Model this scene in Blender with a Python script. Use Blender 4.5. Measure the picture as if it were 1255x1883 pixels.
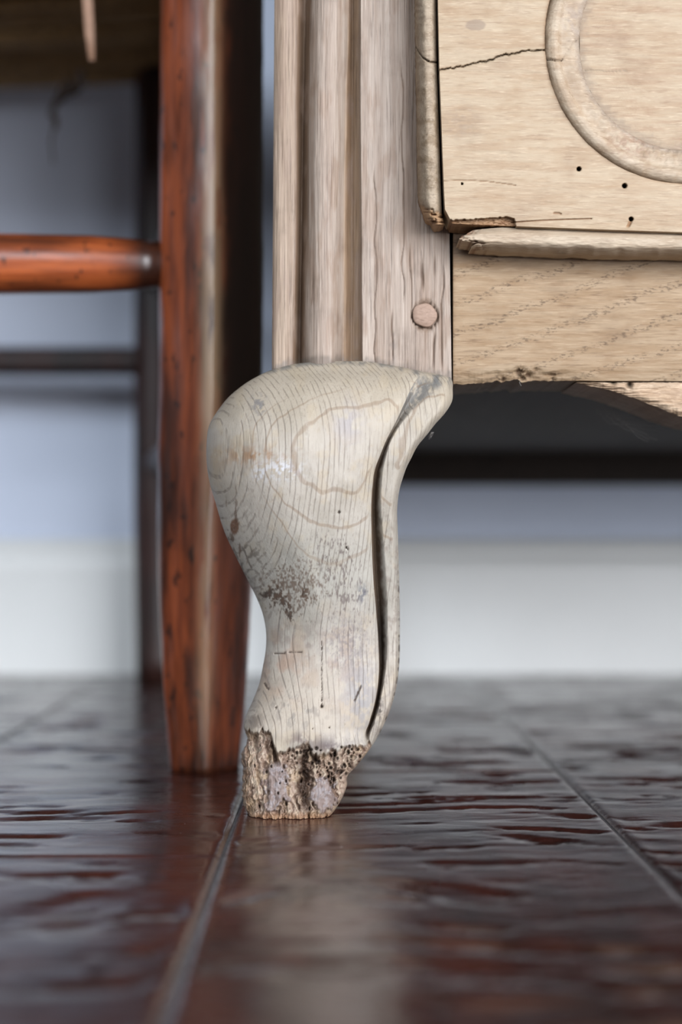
import bpy, math, random
import numpy as np
from mathutils import Matrix, Vector

random.seed(7)
for o in list(bpy.data.objects):
    bpy.data.objects.remove(o)
SC = bpy.context.scene
COL = SC.collection

# ------------------------------------------------------------------ camera
FPX = 2615.0
CAMZ = 0.093
CX, CY = 627.5, 941.5
yaw = math.atan(12.5 / FPX); pit = math.atan(62.5 / FPX)
FW = np.array([math.sin(yaw) * math.cos(pit), math.cos(yaw) * math.cos(pit), math.sin(pit)])
RT = np.array([math.cos(yaw), -math.sin(yaw), 0.0])
UP = np.cross(RT, FW)
cam_d = bpy.data.cameras.new('camera')
cam = bpy.data.objects.new('camera', cam_d)
COL.objects.link(cam)
cam.matrix_world = Matrix(((RT[0], UP[0], -FW[0], 0), (RT[1], UP[1], -FW[1], 0), (RT[2], UP[2], -FW[2], CAMZ), (0, 0, 0, 1)))
cam_d.sensor_fit = 'VERTICAL'; cam_d.sensor_height = 36.0; cam_d.sensor_width = 24.0
cam_d.lens = FPX * 36.0 / 1883.0
cam_d.clip_start = 0.01
cam_d.dof.use_dof = True
cam_d.dof.focus_distance = 0.483
cam_d.dof.aperture_fstop = 4.6
SC.camera = cam

# ------------------------------------------------------------------ world, lights, exposure
w = bpy.data.worlds.new('world'); SC.world = w; w.use_nodes = True
w.node_tree.nodes['Background'].inputs[0].default_value = (0.80, 0.86, 1.0, 1)
w.node_tree.nodes['Background'].inputs[1].default_value = 0.035

def area(name, loc, target, sx, sy, power, color):
    l = bpy.data.lights.new(name, 'AREA'); l.shape = 'RECTANGLE'; l.size = sx; l.size_y = sy
    l.energy = power; l.color = color
    o = bpy.data.objects.new(name, l); COL.objects.link(o)
    o.location = loc
    o.rotation_euler = (Vector(target) - Vector(loc)).to_track_quat('-Z', 'Y').to_euler()
    return o
area('window_light_front', (-1.3, -2.1, 1.42), (-0.1, 0.6, 1.42), 2.0, 1.2, 70, (0.84, 0.91, 1.0))
area('added_low_light_side', (1.5, -1.75, 0.70), (0.1, 0.8, 0.70), 2.3, 1.36, 162, (0.93, 0.95, 1.0))  # added low area light, shaped to brighten the wall under the chest

SC.view_settings.view_transform = 'Standard'
SC.view_settings.look = 'None'
SC.view_settings.gamma = 1.0
SC.view_settings.use_curve_mapping = False
SC.view_settings.exposure = 0.0

# ------------------------------------------------------------------ maths helpers
def P(px, py, Y):
    """world point(s) at depth Y that lie behind photograph pixel px, py"""
    px, py, Y = np.broadcast_arrays(np.asarray(px, float), np.asarray(py, float), np.asarray(Y, float))
    d = FW + RT * ((px - CX) / FPX)[..., None] + UP * ((CY - py) / FPX)[..., None]
    t = Y / d[..., 1]
    return np.array([0, 0, CAMZ]) + d * t[..., None]

def zpy(py, Y):
    return float(P(CX, py, Y)[2])

def xpx(px, Y):
    return float(P(px, CY, Y)[0])

def lerp(xq, pts):
    a = np.array(pts, float)
    return np.interp(xq, a[:, 0], a[:, 1])

def spl(xq, pts):
    """smooth (Catmull-Rom / pchip-like) interpolation"""
    a = np.array(pts, float); x = a[:, 0]; y = a[:, 1]
    m = np.gradient(y, x)
    xq = np.clip(np.asarray(xq, float), x[0], x[-1])
    i = np.clip(np.searchsorted(x, xq) - 1, 0, len(x) - 2)
    h = x[i + 1] - x[i]; t = (xq - x[i]) / h
    return ((2 * t**3 - 3 * t**2 + 1) * y[i] + (t**3 - 2 * t**2 + t) * h * m[i]
            + (-2 * t**3 + 3 * t**2) * y[i + 1] + (t**3 - t**2) * h * m[i + 1])

def hsh(ix, iy, s):
    n = (ix.astype(np.int64) * 374761393 + iy.astype(np.int64) * 668265263 + s * 974634777) & 0x7fffffff
    n = ((n ^ (n >> 13)) * 1274126177) & 0x7fffffff
    n = n ^ (n >> 16)
    return (n & 0xffff) / 65535.0

def vn(x, y, s=0):
    x = np.asarray(x, float); y = np.asarray(y, float)
    x, y = np.broadcast_arrays(x, y)
    ix = np.floor(x); iy = np.floor(y); fx = x - ix; fy = y - iy
    fx = fx * fx * (3 - 2 * fx); fy = fy * fy * (3 - 2 * fy)
    a = hsh(ix, iy, s); b = hsh(ix + 1, iy, s); c = hsh(ix, iy + 1, s); d = hsh(ix + 1, iy + 1, s)
    return (a * (1 - fx) + b * fx) * (1 - fy) + (c * (1 - fx) + d * fx) * fy

def fbm(x, y, s=0, o=4):
    r = 0; a = .5; t = 0
    for k in range(o):
        r = r + a * vn(x * 2**k, y * 2**k, s + 17 * k); t += a; a *= .55
    return r / t

def ss(a, b, x):
    t = np.clip((np.asarray(x, float) - a) / (b - a), 0, 1)
    return t * t * (3 - 2 * t)

def gauss(px, py, cx, cy, rx, ry):
    return np.exp(-((px - cx) / rx)**2 - ((py - cy) / ry)**2)

def srgb(r, g, b):
    f = lambda c: (c / 255 / 12.92) if c / 255 <= .04045 else ((c / 255 + .055) / 1.055)**2.4
    return (f(r), f(g), f(b), 1.0)
def sa(r, g, b):
    return np.array(srgb(r, g, b)[:3])

# ------------------------------------------------------------------ object helpers
def empty(name, loc, label=None, cat=None, group=None, kind=None):
    o = bpy.data.objects.new(name, None); COL.objects.link(o)
    o.location = loc; o.empty_display_size = .02
    if label: o['label'] = label
    if cat: o['category'] = cat
    if group: o['group'] = group
    if kind: o['kind'] = kind
    return o

def origin(o):
    v = np.zeros(3)
    while o is not None:
        v = v + np.array(o.location); o = o.parent
    return v

def mk(name, V, F, mat, parent=None, smooth=True, col=None, kind=None, label=None):
    """one mesh object; V in world coordinates"""
    V = np.asarray(V, float).reshape(-1, 3)
    off = origin(parent) if parent is not None else np.zeros(3)
    c = np.zeros(3) if parent is not None else np.zeros(3)
    me = bpy.data.meshes.new(name)
    me.from_pydata((V - off).tolist(), [], F if isinstance(F, list) else F.tolist())
    if smooth:
        me.polygons.foreach_set('use_smooth', [True] * len(me.polygons))
    if col is not None:
        at = me.color_attributes.new('Col', 'FLOAT_COLOR', 'POINT')
        c4 = np.ones((len(V), 4), dtype=np.float32); c4[:, :3] = np.asarray(col).reshape(-1, 3)
        at.data.foreach_set('color', c4.ravel())
    me.materials.append(mat)
    me.update()
    o = bpy.data.objects.new(name, me); COL.objects.link(o)
    if parent is not None: o.parent = parent
    if kind: o['kind'] = kind
    if label: o['label'] = label
    return o

def gridfaces(n, m, wrap=False, flip=False):
    i = np.arange(n - 1)[:, None]; j = np.arange(m if wrap else m - 1)[None, :]
    j2 = (j + 1) % m
    a = i * m + j; b = i * m + j2; c = (i + 1) * m + j2; d = (i + 1) * m + j
    f = np.stack([a, b, c, d], -1).reshape(-1, 4)
    return f[:, ::-1] if flip else f

def relief(name, G, back, mat, parent, col=None, flip=False, label=None, shear=0.0):
    """front grid G[n,m,3] plus skirts to depth back and a closing back face"""
    n, m, _ = G.shape
    V = G.reshape(-1, 3); F = gridfaces(n, m, flip=flip).tolist()
    idx = [(0, j) for j in range(m)] + [(i, m - 1) for i in range(1, n)] + \
          [(n - 1, j) for j in range(m - 2, -1, -1)] + [(i, 0) for i in range(n - 2, 0, -1)]
    ring = [i * m + j for i, j in idx]
    B = V[ring].copy(); mid = B.copy()
    B[:, 1] = back
    k0 = len(V); K = len(ring)
    # duplicate the rim so that the edge shades crisply
    V2 = np.vstack([V, V[ring], B])
    for a in range(K):
        b = (a + 1) % K
        q = [k0 + a, k0 + K + a, k0 + K + b, k0 + b]
        F.append(q[::-1] if flip else q)
    bk = list(range(k0 + K, k0 + 2 * K))
    F.append(bk if flip else bk[::-1])
    c2 = None
    if col is not None:
        c = np.asarray(col).reshape(-1, 3)
        c2 = np.vstack([c, c[ring], c[ring]])
    return mk(name, V2, F, mat, parent, True, c2, label=label)

def box(name, x0, x1, y0, y1, z0, z1, mat, parent=None, bev=.001, kind=None, label=None):
    b = min(bev, (x1 - x0) * .3, (y1 - y0) * .3, (z1 - z0) * .3)
    V = []; 
    import bmesh
    bm = bmesh.new(); bmesh.ops.create_cube(bm, size=1)
    for v in bm.verts:
        v.co = Vector(((x0 + x1) / 2 + v.co.x * (x1 - x0), (y0 + y1) / 2 + v.co.y * (y1 - y0), (z0 + z1) / 2 + v.co.z * (z1 - z0)))
    if bev > 0:
        bmesh.ops.bevel(bm, geom=bm.edges[:], offset=b, segments=2, affect='EDGES', profile=.5)
    bm.verts.index_update()
    V = [tuple(v.co) for v in bm.verts]; F = [[v.index for v in f.verts] for f in bm.faces]
    bm.free()
    return mk(name, V, F, mat, parent, False, kind=kind, label=label)

def tube(path, rad, seg=10, caps=True):
    """returns V, F for a tube along a path (list of points), radius scalar or list"""
    path = [Vector(p) for p in path]; n = len(path)
    V = []; F = []
    for i, p in enumerate(path):
        t = (path[min(i + 1, n - 1)] - path[max(i - 1, 0)]).normalized()
        a = Vector((0, 0, 1)) if abs(t.z) < .9 else Vector((1, 0, 0))
        u = t.cross(a).normalized(); v = t.cross(u)
        r = rad[i] if hasattr(rad, '__len__') else rad
        for k in range(seg):
            an = 2 * math.pi * k / seg
            V.append(tuple(p + u * (math.cos(an) * r) + v * (math.sin(an) * r)))
    for i in range(n - 1):
        for k in range(seg):
            k2 = (k + 1) % seg
            F.append([i * seg + k, i * seg + k2, (i + 1) * seg + k2, (i + 1) * seg + k])
    if caps:
        F.append(list(range(seg))[::-1]); F.append([(n - 1) * seg + k for k in range(seg)])
    return V, F

# ------------------------------------------------------------------ materials
class NT:
    def __init__(s, name):
        s.m = bpy.data.materials.new(name); s.m.use_nodes = True
        s.t = s.m.node_tree; s.n = s.t.nodes; s.l = s.t.links
        s.b = s.n['Principled BSDF']
    def new(s, typ, **k):
        n = s.n.new(typ)
        for a, v in k.items(): setattr(n, a, v)
        return n
    def link(s, a, b): s.l.new(a, b)
    def val(s, sock, v):
        if hasattr(v, 'is_output') or isinstance(v, bpy.types.NodeSocket): s.l.new(v, sock)
        else: sock.default_value = v
    def pos(s):
        return s.new('ShaderNodeNewGeometry').outputs['Position']
    def mul(s, vec, xyz):
        n = s.new('ShaderNodeVectorMath', operation='MULTIPLY'); s.link(vec, n.inputs[0]); n.inputs[1].default_value = xyz
        return n.outputs[0]
    def vadd(s, a, b):
        n = s.new('ShaderNodeVectorMath', operation='ADD'); s.val(n.inputs[0], a); s.val(n.inputs[1], b); return n.outputs[0]
    def noise(s, vec, scale=1.0, detail=4, rough=.55, dist=0.0, out='Fac'):
        n = s.new('ShaderNodeTexNoise'); s.link(vec, n.inputs['Vector'])
        n.inputs['Scale'].default_value = scale; n.inputs['Detail'].default_value = detail
        n.inputs['Roughness'].default_value = rough; n.inputs['Distortion'].default_value = dist
        return n.outputs[out]
    def math(s, op, a, b=0.0, c=0.0):
        n = s.new('ShaderNodeMath', operation=op); s.val(n.inputs[0], a); s.val(n.inputs[1], b)
        if op in ('MULTIPLY_ADD', 'SMOOTH_MIN'): s.val(n.inputs[2], c)
        return n.outputs[0]
    def mapr(s, v, a, b, c=0.0, d=1.0, smooth=True):
        n = s.new('ShaderNodeMapRange'); n.interpolation_type = 'SMOOTHSTEP' if smooth else 'LINEAR'
        s.link(v, n.inputs[0]); 
        for i, q in enumerate((a, b, c, d)): n.inputs[i + 1].default_value = q
        return n.outputs[0]
    def mix(s, f, a, b, blend='MIX'):
        n = s.new('ShaderNodeMix', data_type='RGBA', blend_type=blend)
        s.val(n.inputs[0], f); s.val(n.inputs[6], a); s.val(n.inputs[7], b)
        return n.outputs[2]
    def attr(s, name='Col'):
        return s.new('ShaderNodeAttribute', attribute_name=name).outputs['Color']
    def bump(s, h, dist, strength=1.0, normal=None):
        n = s.new('ShaderNodeBump'); s.link(h, n.inputs['Height']); n.inputs['Distance'].default_value = dist
        n.inputs['Strength'].default_value = strength
        if normal is not None: s.link(normal, n.inputs['Normal'])
        return n.outputs[0]
    def out(s, color=None, rough=.6, spec=.5, normal=None, coat=0.0, coat_rough=.1, metal=0):
        if color is not None: s.val(s.b.inputs['Base Color'], color)
        s.val(s.b.inputs['Roughness'], rough)
        s.b.inputs['Specular IOR Level'].default_value = spec
        s.b.inputs['Coat Weight'].default_value = coat
        s.b.inputs['Coat Roughness'].default_value = coat_rough
        s.b.inputs['Metallic'].default_value = metal
        if normal is not None: s.link(normal, s.b.inputs['Normal'])
        return s.m

def oak(name, axis, light, mid, dark, fine=1500., lng=45., use_attr=True, pore=.5, diag=False, rough=.62, spec=.35, bumpd=.00018, warp=.0006, k=.56):
    light, mid, dark = [tuple(q * k for q in c[:3]) + (1,) for c in (light, mid, dark)]
    t = NT(name); p = t.pos()
    wv = t.noise(t.mul(p, (30, 30, 30)), 1, 2, .5, out='Color')
    wv = t.vadd(t.mul(wv, (warp, warp, warp)), p)
    def sc(f, l):
        return {'x': (l, f, f), 'z': (f, f, l), 'y': (f, l, f)}[axis]
    n1 = t.noise(t.mul(wv, sc(fine, lng)), 1, 4, .65)
    n2 = t.noise(t.mul(wv, sc(fine * .22, lng * .3)), 1, 4, .6)
    n3 = t.noise(t.mul(p, (55, 55, 55)), 1, 4, .6)
    n4 = t.noise(t.mul(wv, sc(fine * 1.6, lng * 1.6)), 1, 2, .5)
    c = t.mix(t.mapr(n2, .35, .68), light, mid)
    c = t.mix(t.math('MULTIPLY', t.mapr(n3, .5, .75), .35), c, dark)
    pz = t.math('MULTIPLY', t.mapr(n1, .52, .70), pore)
    c = t.mix(pz, c, dark)
    lt = t.math('MULTIPLY', t.mapr(n4, .56, .72), .45)
    c = t.mix(lt, c, tuple(min(1, q * 1.28 + .03) for q in light[:3]) + (1,))
    h = n1
    if diag:
        # flecked growth bands that climb gently across the board
        rot = t.new('ShaderNodeVectorRotate', rotation_type='Y_AXIS'); t.link(wv, rot.inputs['Vector'])
        rot.inputs['Angle'].default_value = math.radians(diag)
        wv2 = t.new('ShaderNodeTexWave', wave_type='BANDS', bands_direction='Z', wave_profile='SIN')
        t.link(rot.outputs[0], wv2.inputs['Vector']); wv2.inputs['Scale'].default_value = 32
        wv2.inputs['Distortion'].default_value = 2.2; wv2.inputs['Detail'].default_value = 3; wv2.inputs['Detail Scale'].default_value = 1.2
        band = t.mapr(wv2.outputs['Fac'], .72, .98)
        fl = t.mapr(t.noise(t.mul(p, (500, 500, 1400)), 1, 3, .6), .50, .62)
        b2 = t.math('MULTIPLY', t.math('MULTIPLY', band, fl), .65)
        c = t.mix(b2, c, tuple(q * .55 for q in dark[:3]) + (1,))
    if use_attr: c = t.mix(1.0, c, t.attr(), 'MULTIPLY')
    nm = t.bump(h, bumpd, 1.0)
    return t.out(c, rough, spec, nm)

M = {}
M['stile'] = oak('weathered_oak_upright', 'z', srgb(208, 190, 174), srgb(182, 160, 142), srgb(112, 92, 78), 1900, 30, pore=.68, rough=.48, bumpd=.00024)
M['drawer'] = oak('pale_oak_drawer', 'x', srgb(234, 210, 178), srgb(220, 190, 156), srgb(172, 140, 112), 1500, 130, pore=.42, warp=.0012, k=.47)
M['rail'] = oak('tan_oak_rail', 'x', srgb(204, 176, 142), srgb(186, 154, 118), srgb(132, 102, 76), 1500, 90, pore=.5, diag=20, k=.52, bumpd=.0003)
M['trim'] = oak('oak_moulding', 'x', srgb(224, 204, 178), srgb(206, 182, 154), srgb(150, 124, 100), 1300, 160, pore=.4, k=.56)
M['vtrim'] = oak('oak_edge_moulding', 'x', srgb(208, 188, 162), srgb(182, 160, 134), srgb(118, 98, 80), 1300, 300, pore=.45)
M['carcass'] = oak('dark_carcass_wood', 'y', srgb(70, 54, 42), srgb(52, 40, 32), srgb(32, 25, 20), 900, 20, use_attr=False)
M['oakplain'] = oak('weathered_oak_plain', 'z', srgb(200, 184, 164), srgb(180, 160, 138), srgb(120, 100, 84), 1500, 28, use_attr=False)

M['oakplainx'] = oak('weathered_oak_plain_across', 'x', srgb(206, 188, 166), srgb(188, 166, 142), srgb(120, 100, 84), 1500, 60, use_attr=False)
def leg_mat():
    t = NT('worn_carved_oak'); p = t.pos()
    sp = t.new('ShaderNodeSeparateXYZ'); t.link(p, sp.inputs[0]); X, Y, Z = sp.outputs
    nw = t.noise(t.mul(p, (70, 70, 22)), 1, 3, .5)
    # fine ray lines
    u = t.math('ADD', X, t.math('MULTIPLY', Y, .55))
    u = t.math('ADD', u, t.math('MULTIPLY', nw, .0030))
    s1 = t.math('SINE', t.math('MULTIPLY', u, 2 * math.pi / .00185))
    gate = t.mapr(t.noise(t.mul(p, (260, 260, 40)), 1, 3, .6), .36, .60)
    l1 = t.math('MULTIPLY', t.mapr(s1, .55, 1.0), gate)
    # growth rings cut by the curved surface
    n2 = t.noise(t.mul(p, (45, 45, 45)), 1, 3, .5)
    v = t.math('ADD', Y, t.math('MULTIPLY', X, -.22))
    v = t.math('ADD', v, t.math('MULTIPLY', n2, .0045))
    s2 = t.math('SINE', t.math('MULTIPLY', v, 2 * math.pi / .0036))
    nsp = t.new('ShaderNodeSeparateXYZ'); t.link(t.new('ShaderNodeNewGeometry').outputs['Normal'], nsp.inputs[0])
    up = t.math('MULTIPLY', t.mapr(Z, .070, .100), t.mapr(nsp.outputs[1], -.74, -.90))
    l2 = t.math('MULTIPLY', t.mapr(s2, .90, 1.0), up)
    fine = t.noise(t.mul(p, (2200, 2200, 90)), 1, 3, .6)
    spk = t.noise(t.mul(p, (900, 900, 500)), 1, 4, .7)
    c = t.attr()
    c = t.mix(t.math('MULTIPLY', l1, .36), c, srgb(84, 70, 60))
    c = t.mix(t.math('MULTIPLY', l2, .42), c, srgb(110, 84, 58))
    c = t.mix(t.math('MULTIPLY', t.mapr(fine, .52, .72), .28), c, srgb(94, 80, 68))
    c = t.mix(t.math('MULTIPLY', t.mapr(spk, .60, .72), .30), c, srgb(82, 68, 56))
    c = t.mix(t.math('MULTIPLY', t.mapr(spk, .42, .30), .18), c, srgb(186, 182, 175))
    h = t.math('SUBTRACT', t.math('MULTIPLY', fine, .5), t.math('MULTIPLY', l1, .6))
    h = t.math('ADD', h, t.math('MULTIPLY', spk, .35))
    nm = t.bump(h, .00016, 1.0)
    return t.out(c, .56, .4, nm)
M['leg'] = leg_mat()

def lacquer(name, cl, md, dk, axis='z', rough=.34, attr=False, coat=.25):
    t = NT(name); p = t.pos()
    f, l = (420., 22.)
    sc = {'x': (l, f, f), 'z': (f, f, l), 'y': (f, l, f)}[axis]
    n1 = t.noise(t.mul(p, sc), 1, 4, .6)
    sc2 = {'x': (12, 60, 60), 'z': (60, 60, 12), 'y': (60, 12, 60)}[axis]
    n2 = t.noise(t.mul(p, sc2), 1, 4, .6)
    sp = t.noise(t.mul(p, (230, 230, 120)), 1, 2, .5)
    c = t.mix(t.mapr(n1, .35, .68), cl, md)
    c = t.mix(t.math('MULTIPLY', t.mapr(n2, .42, .64), .9), c, dk)
    c = t.mix(t.math('MULTIPLY', t.mapr(sp, .62, .70), .8), c, srgb(34, 20, 16))
    if attr:
        a = t.new('ShaderNodeAttribute', attribute_name='Col')
        sep = t.new('ShaderNodeSeparateColor'); t.link(a.outputs['Color'], sep.inputs[0])
        c = t.mix(sep.outputs[0], c, srgb(164, 136, 106))   # bare worn wood on the arris
        c = t.mix(sep.outputs[1], c, srgb(30, 18, 14))      # post side's shade put into the colour; also dark feet, rung ends
    nm = t.bump(n2, .0008, .6, t.bump(n1, .00010, .5))
    return t.out(c, rough, .5, nm, coat=coat, coat_rough=.22)
M['chair'] = lacquer('red_brown_lacquered_wood', srgb(130, 64, 34), srgb(98, 46, 26), srgb(46, 25, 18), 'z', attr=True)
M['chairx'] = lacquer('red_brown_lacquered_rung', srgb(164, 84, 42), srgb(132, 62, 30), srgb(64, 32, 20), 'x', attr=True)
M['chairdark'] = lacquer('dark_lacquered_wood', srgb(58, 28, 20), srgb(42, 22, 16), srgb(24, 15, 12), 'z', rough=.5, coat=.05)

def simple(name, c, rough, scale=60, amt=.1, bumpd=0., spec=.5):
    t = NT(name); p = t.pos()
    n = t.noise(t.mul(p, (scale, scale, scale)), 1, 4, .6)
    d = tuple(q * (1 - amt * 2) for q in c[:3]) + (1,)
    cc = t.mix(t.mapr(n, .35, .7), c, d)
    return t.out(cc, rough, spec, t.bump(n, bumpd) if bumpd else None)
M['wall'] = simple('painted_wall', srgb(216, 226, 244), .7, 8, .02)
M['base'] = simple('painted_baseboard', srgb(238, 240, 238), .38, 8, .02)
M['rush'] = simple('woven_rush', srgb(150, 118, 74), .75, 260, .25, .0003)
M['rushdark'] = simple('dark_frayed_rush', srgb(52, 38, 28), .85, 260, .2)  # rush with shade put into its colour, for dark silhouetted wisps
M['straw'] = simple('dry_straw', srgb(160, 124, 100), .6, 300, .12, .0001)
M['dust'] = simple('cobweb_dust', srgb(110, 106, 102), .95, 900, .1)
M['sub'] = simple('dusty_joint_filler', srgb(112, 110, 112), .9, 200, .15)

def floor_mat():
    t = NT('scraped_dark_floorboard'); p = t.pos()
    oi = t.new('ShaderNodeObjectInfo').outputs['Random']
    n1 = t.noise(t.mul(p, (160, 14, 160)), 1, 4, .6)
    n2 = t.noise(t.mul(p, (26, 12, 26)), 1, 4, .6)
    n3 = t.noise(t.mul(p, (30, 95, 60)), 1, 4, .6, .4)
    c = t.mix(t.mapr(n2, .36, .66), srgb(70, 35, 28), srgb(40, 24, 22))
    c = t.mix(t.math('MULTIPLY', t.mapr(n1, .5, .72), .6), c, srgb(32, 15, 13))
    c = t.mix(t.math('MULTIPLY', oi, .35), c, srgb(58, 26, 18))
    vor = t.new('ShaderNodeTexVoronoi'); t.link(t.mul(p, (420, 420, 0)), vor.inputs['Vector']); vor.inputs['Scale'].default_value = 1
    vd = t.mapr(vor.outputs['Distance'], .17, .08)
    cs = t.new('ShaderNodeSeparateColor'); t.link(vor.outputs['Color'], cs.inputs[0])
    pick = t.mapr(cs.outputs[0], .93, .94)
    clus = t.mapr(t.noise(t.mul(p, (14, 14, 14)), 1, 2, .5), .50, .62)
    dust = t.math('MULTIPLY', t.math('MULTIPLY', vd, pick), clus)
    c = t.mix(t.math('MULTIPLY', dust, .7), c, srgb(196, 190, 184))
    r = t.mapr(n3, .3, .7, .19, .33)
    r = t.math('ADD', r, t.math('MULTIPLY', dust, .4))
    h = t.math('ADD', n3, t.math('MULTIPLY', n1, .12))
    nm = t.bump(h, .0006, .8)
    return t.out(c, r, .5, nm, coat=.5, coat_rough=.2)
M['floor'] = floor_mat()

# ------------------------------------------------------------------ SETTING
WALLY = 1.03
XL, XR, YF = -1.7, 1.9, -2.4
box('wall_back', XL, XR, WALLY + .012, WALLY + .10, -.02, 2.4, M['wall'], kind='structure', bev=0)
# baseboard, a profile swept along x
prof = [(0, 0), (0, .078), (.001, .084), (.004, .087), (.004, .091), (.007, .096), (.0115, .0985), (.0115, 0)]
V = []; 
for x in (XL, XR):
    for (dy, z) in prof: V.append((x, WALLY + dy, z))
k = len(prof); F = [[i, (i + 1) % k, (i + 1) % k + k, i + k] for i in range(k)] + [list(range(k))[::-1], list(range(k, 2 * k))]
mk('baseboard_back', V, F, M['base'], smooth=False, kind='structure')

floor = box('floor', XL, XR, YF, WALLY + .1, -.03, -.0014, M['sub'], kind='structure', bev=0)
PW = .1268; XA = -.0339

def plank(c0, y0, y1, seed, dense, parent):
    """one board: bevelled long edges and ends, hand scraped top"""
    x0 = c0 + .0005; x1 = c0 + PW - .0005; y0 += .0004; y1 -= .0004
    if dense:
        xs = np.concatenate([[x0, x0 + .0004, x0 + .0010, x0 + .0017], np.linspace(x0 + .004, x1 - .004, 50), [x1 - .0017, x1 - .0010, x1 - .0004, x1]])
        ny = int((y1 - y0) / .0017)
        ys = np.concatenate([[y0, y0 + .0004, y0 + .0010, y0 + .0017], np.linspace(y0 + .003, y1 - .003, max(ny, 4)), [y1 - .0017, y1 - .0010, y1 - .0004, y1]])
    else:
        xs = np.array([x0, x0 + .0008, x0 + .0017, (x0 + x1) / 2, x1 - .0017, x1 - .0008, x1])
        ys = np.array([y0, y0 + .0008, y0 + .0017, y1 - .0017, y1 - .0008, y1])
    Xg, Yg = np.meshgrid(xs, ys)
    d = np.minimum(np.minimum(Xg - x0, x1 - Xg), np.minimum(Yg - y0, y1 - Yg))
    Z = -.0011 * np.clip(1 - d / .0017, 0, 1)**1.6
    if dense:
        wx = fbm(Xg * 9, Yg * 9, seed + 5, 2) * .05
        a = fbm(Xg * 15 + seed, (Yg + wx) * 58, seed, 3)
        b = fbm(Xg * 30 + seed, (Yg + wx) * 135, seed + 3, 4)
        cc = fbm(Xg * 12, Yg * 6, seed + 9, 2)
        und = (a - .5) * .00060 * (.5 + cc)
        g = np.clip(b - .57, 0, 1) * .0052
        m = ss(0, .006, d)
        Z = Z - .00022 * m + (np.minimum(und, .0002) - g) * m
    V = np.stack([Xg, Yg, Z], -1)
    n, m_, _ = V.shape
    Vv = V.reshape(-1, 3); F = gridfaces(n, m_).tolist()
    idx = [(0, j) for j in range(m_)] + [(i, m_ - 1) for i in range(1, n)] + [(n - 1, j) for j in range(m_ - 2, -1, -1)] + [(i, 0) for i in range(n - 2, 0, -1)]
    ring = [i * m_ + j for i, j in idx]; K = len(ring); k0 = len(Vv)
    B = Vv[ring].copy(); B[:, 2] = -.00135
    Vv = np.vstack([Vv, Vv[ring], B])
    for a_ in range(K):
        b_ = (a_ + 1) % K
        F.append([k0 + a_, k0 + K + a_, k0 + K + b_, k0 + b_])
    return mk('plank', Vv, F, M['floor'], parent)

joints = {-1: [.4290], 0: [.5905], 1: [-.15, .93], -2: [.20, .985], 2: [.36], -3: [.62], 3: [.70], -4: [.1]}
for c in range(-13, 15):
    c0 = XA + c * PW
    js = [YF] + joints.get(c, [-.5 + .37 * ((c * 7) % 5)]) + [WALLY + .011]
    # split long boards behind the camera
    js = sorted(set(js + [-1.1 + .13 * (c % 4)]))
    for a, b in zip(js[:-1], js[1:]):
        if b - a < .03: continue
        plank(c0, a, b, 31 * (c + 20) + int(a * 10), (-3 <= c <= 3 and b > .15), floor)

# ------------------------------------------------------------------ CHEST
YS = .4935      # face of the uprights
YD = .476       # face of the drawer
XC = .36        # middle of the chest
chest = empty('chest_of_drawers', (XC, .72, 0), 'weathered pale oak chest of drawers on a worm-eaten carved cabriole foot', 'chest')

def mirror_copy(o, name=None):
    c = o.copy(); COL.objects.link(c); c.parent = o.parent
    c.scale = (-1, 1, 1)      # local x is measured from the chest's middle
    for ch in o.children:
        d = ch.copy(); COL.objects.link(d); d.parent = c
    return c

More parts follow.
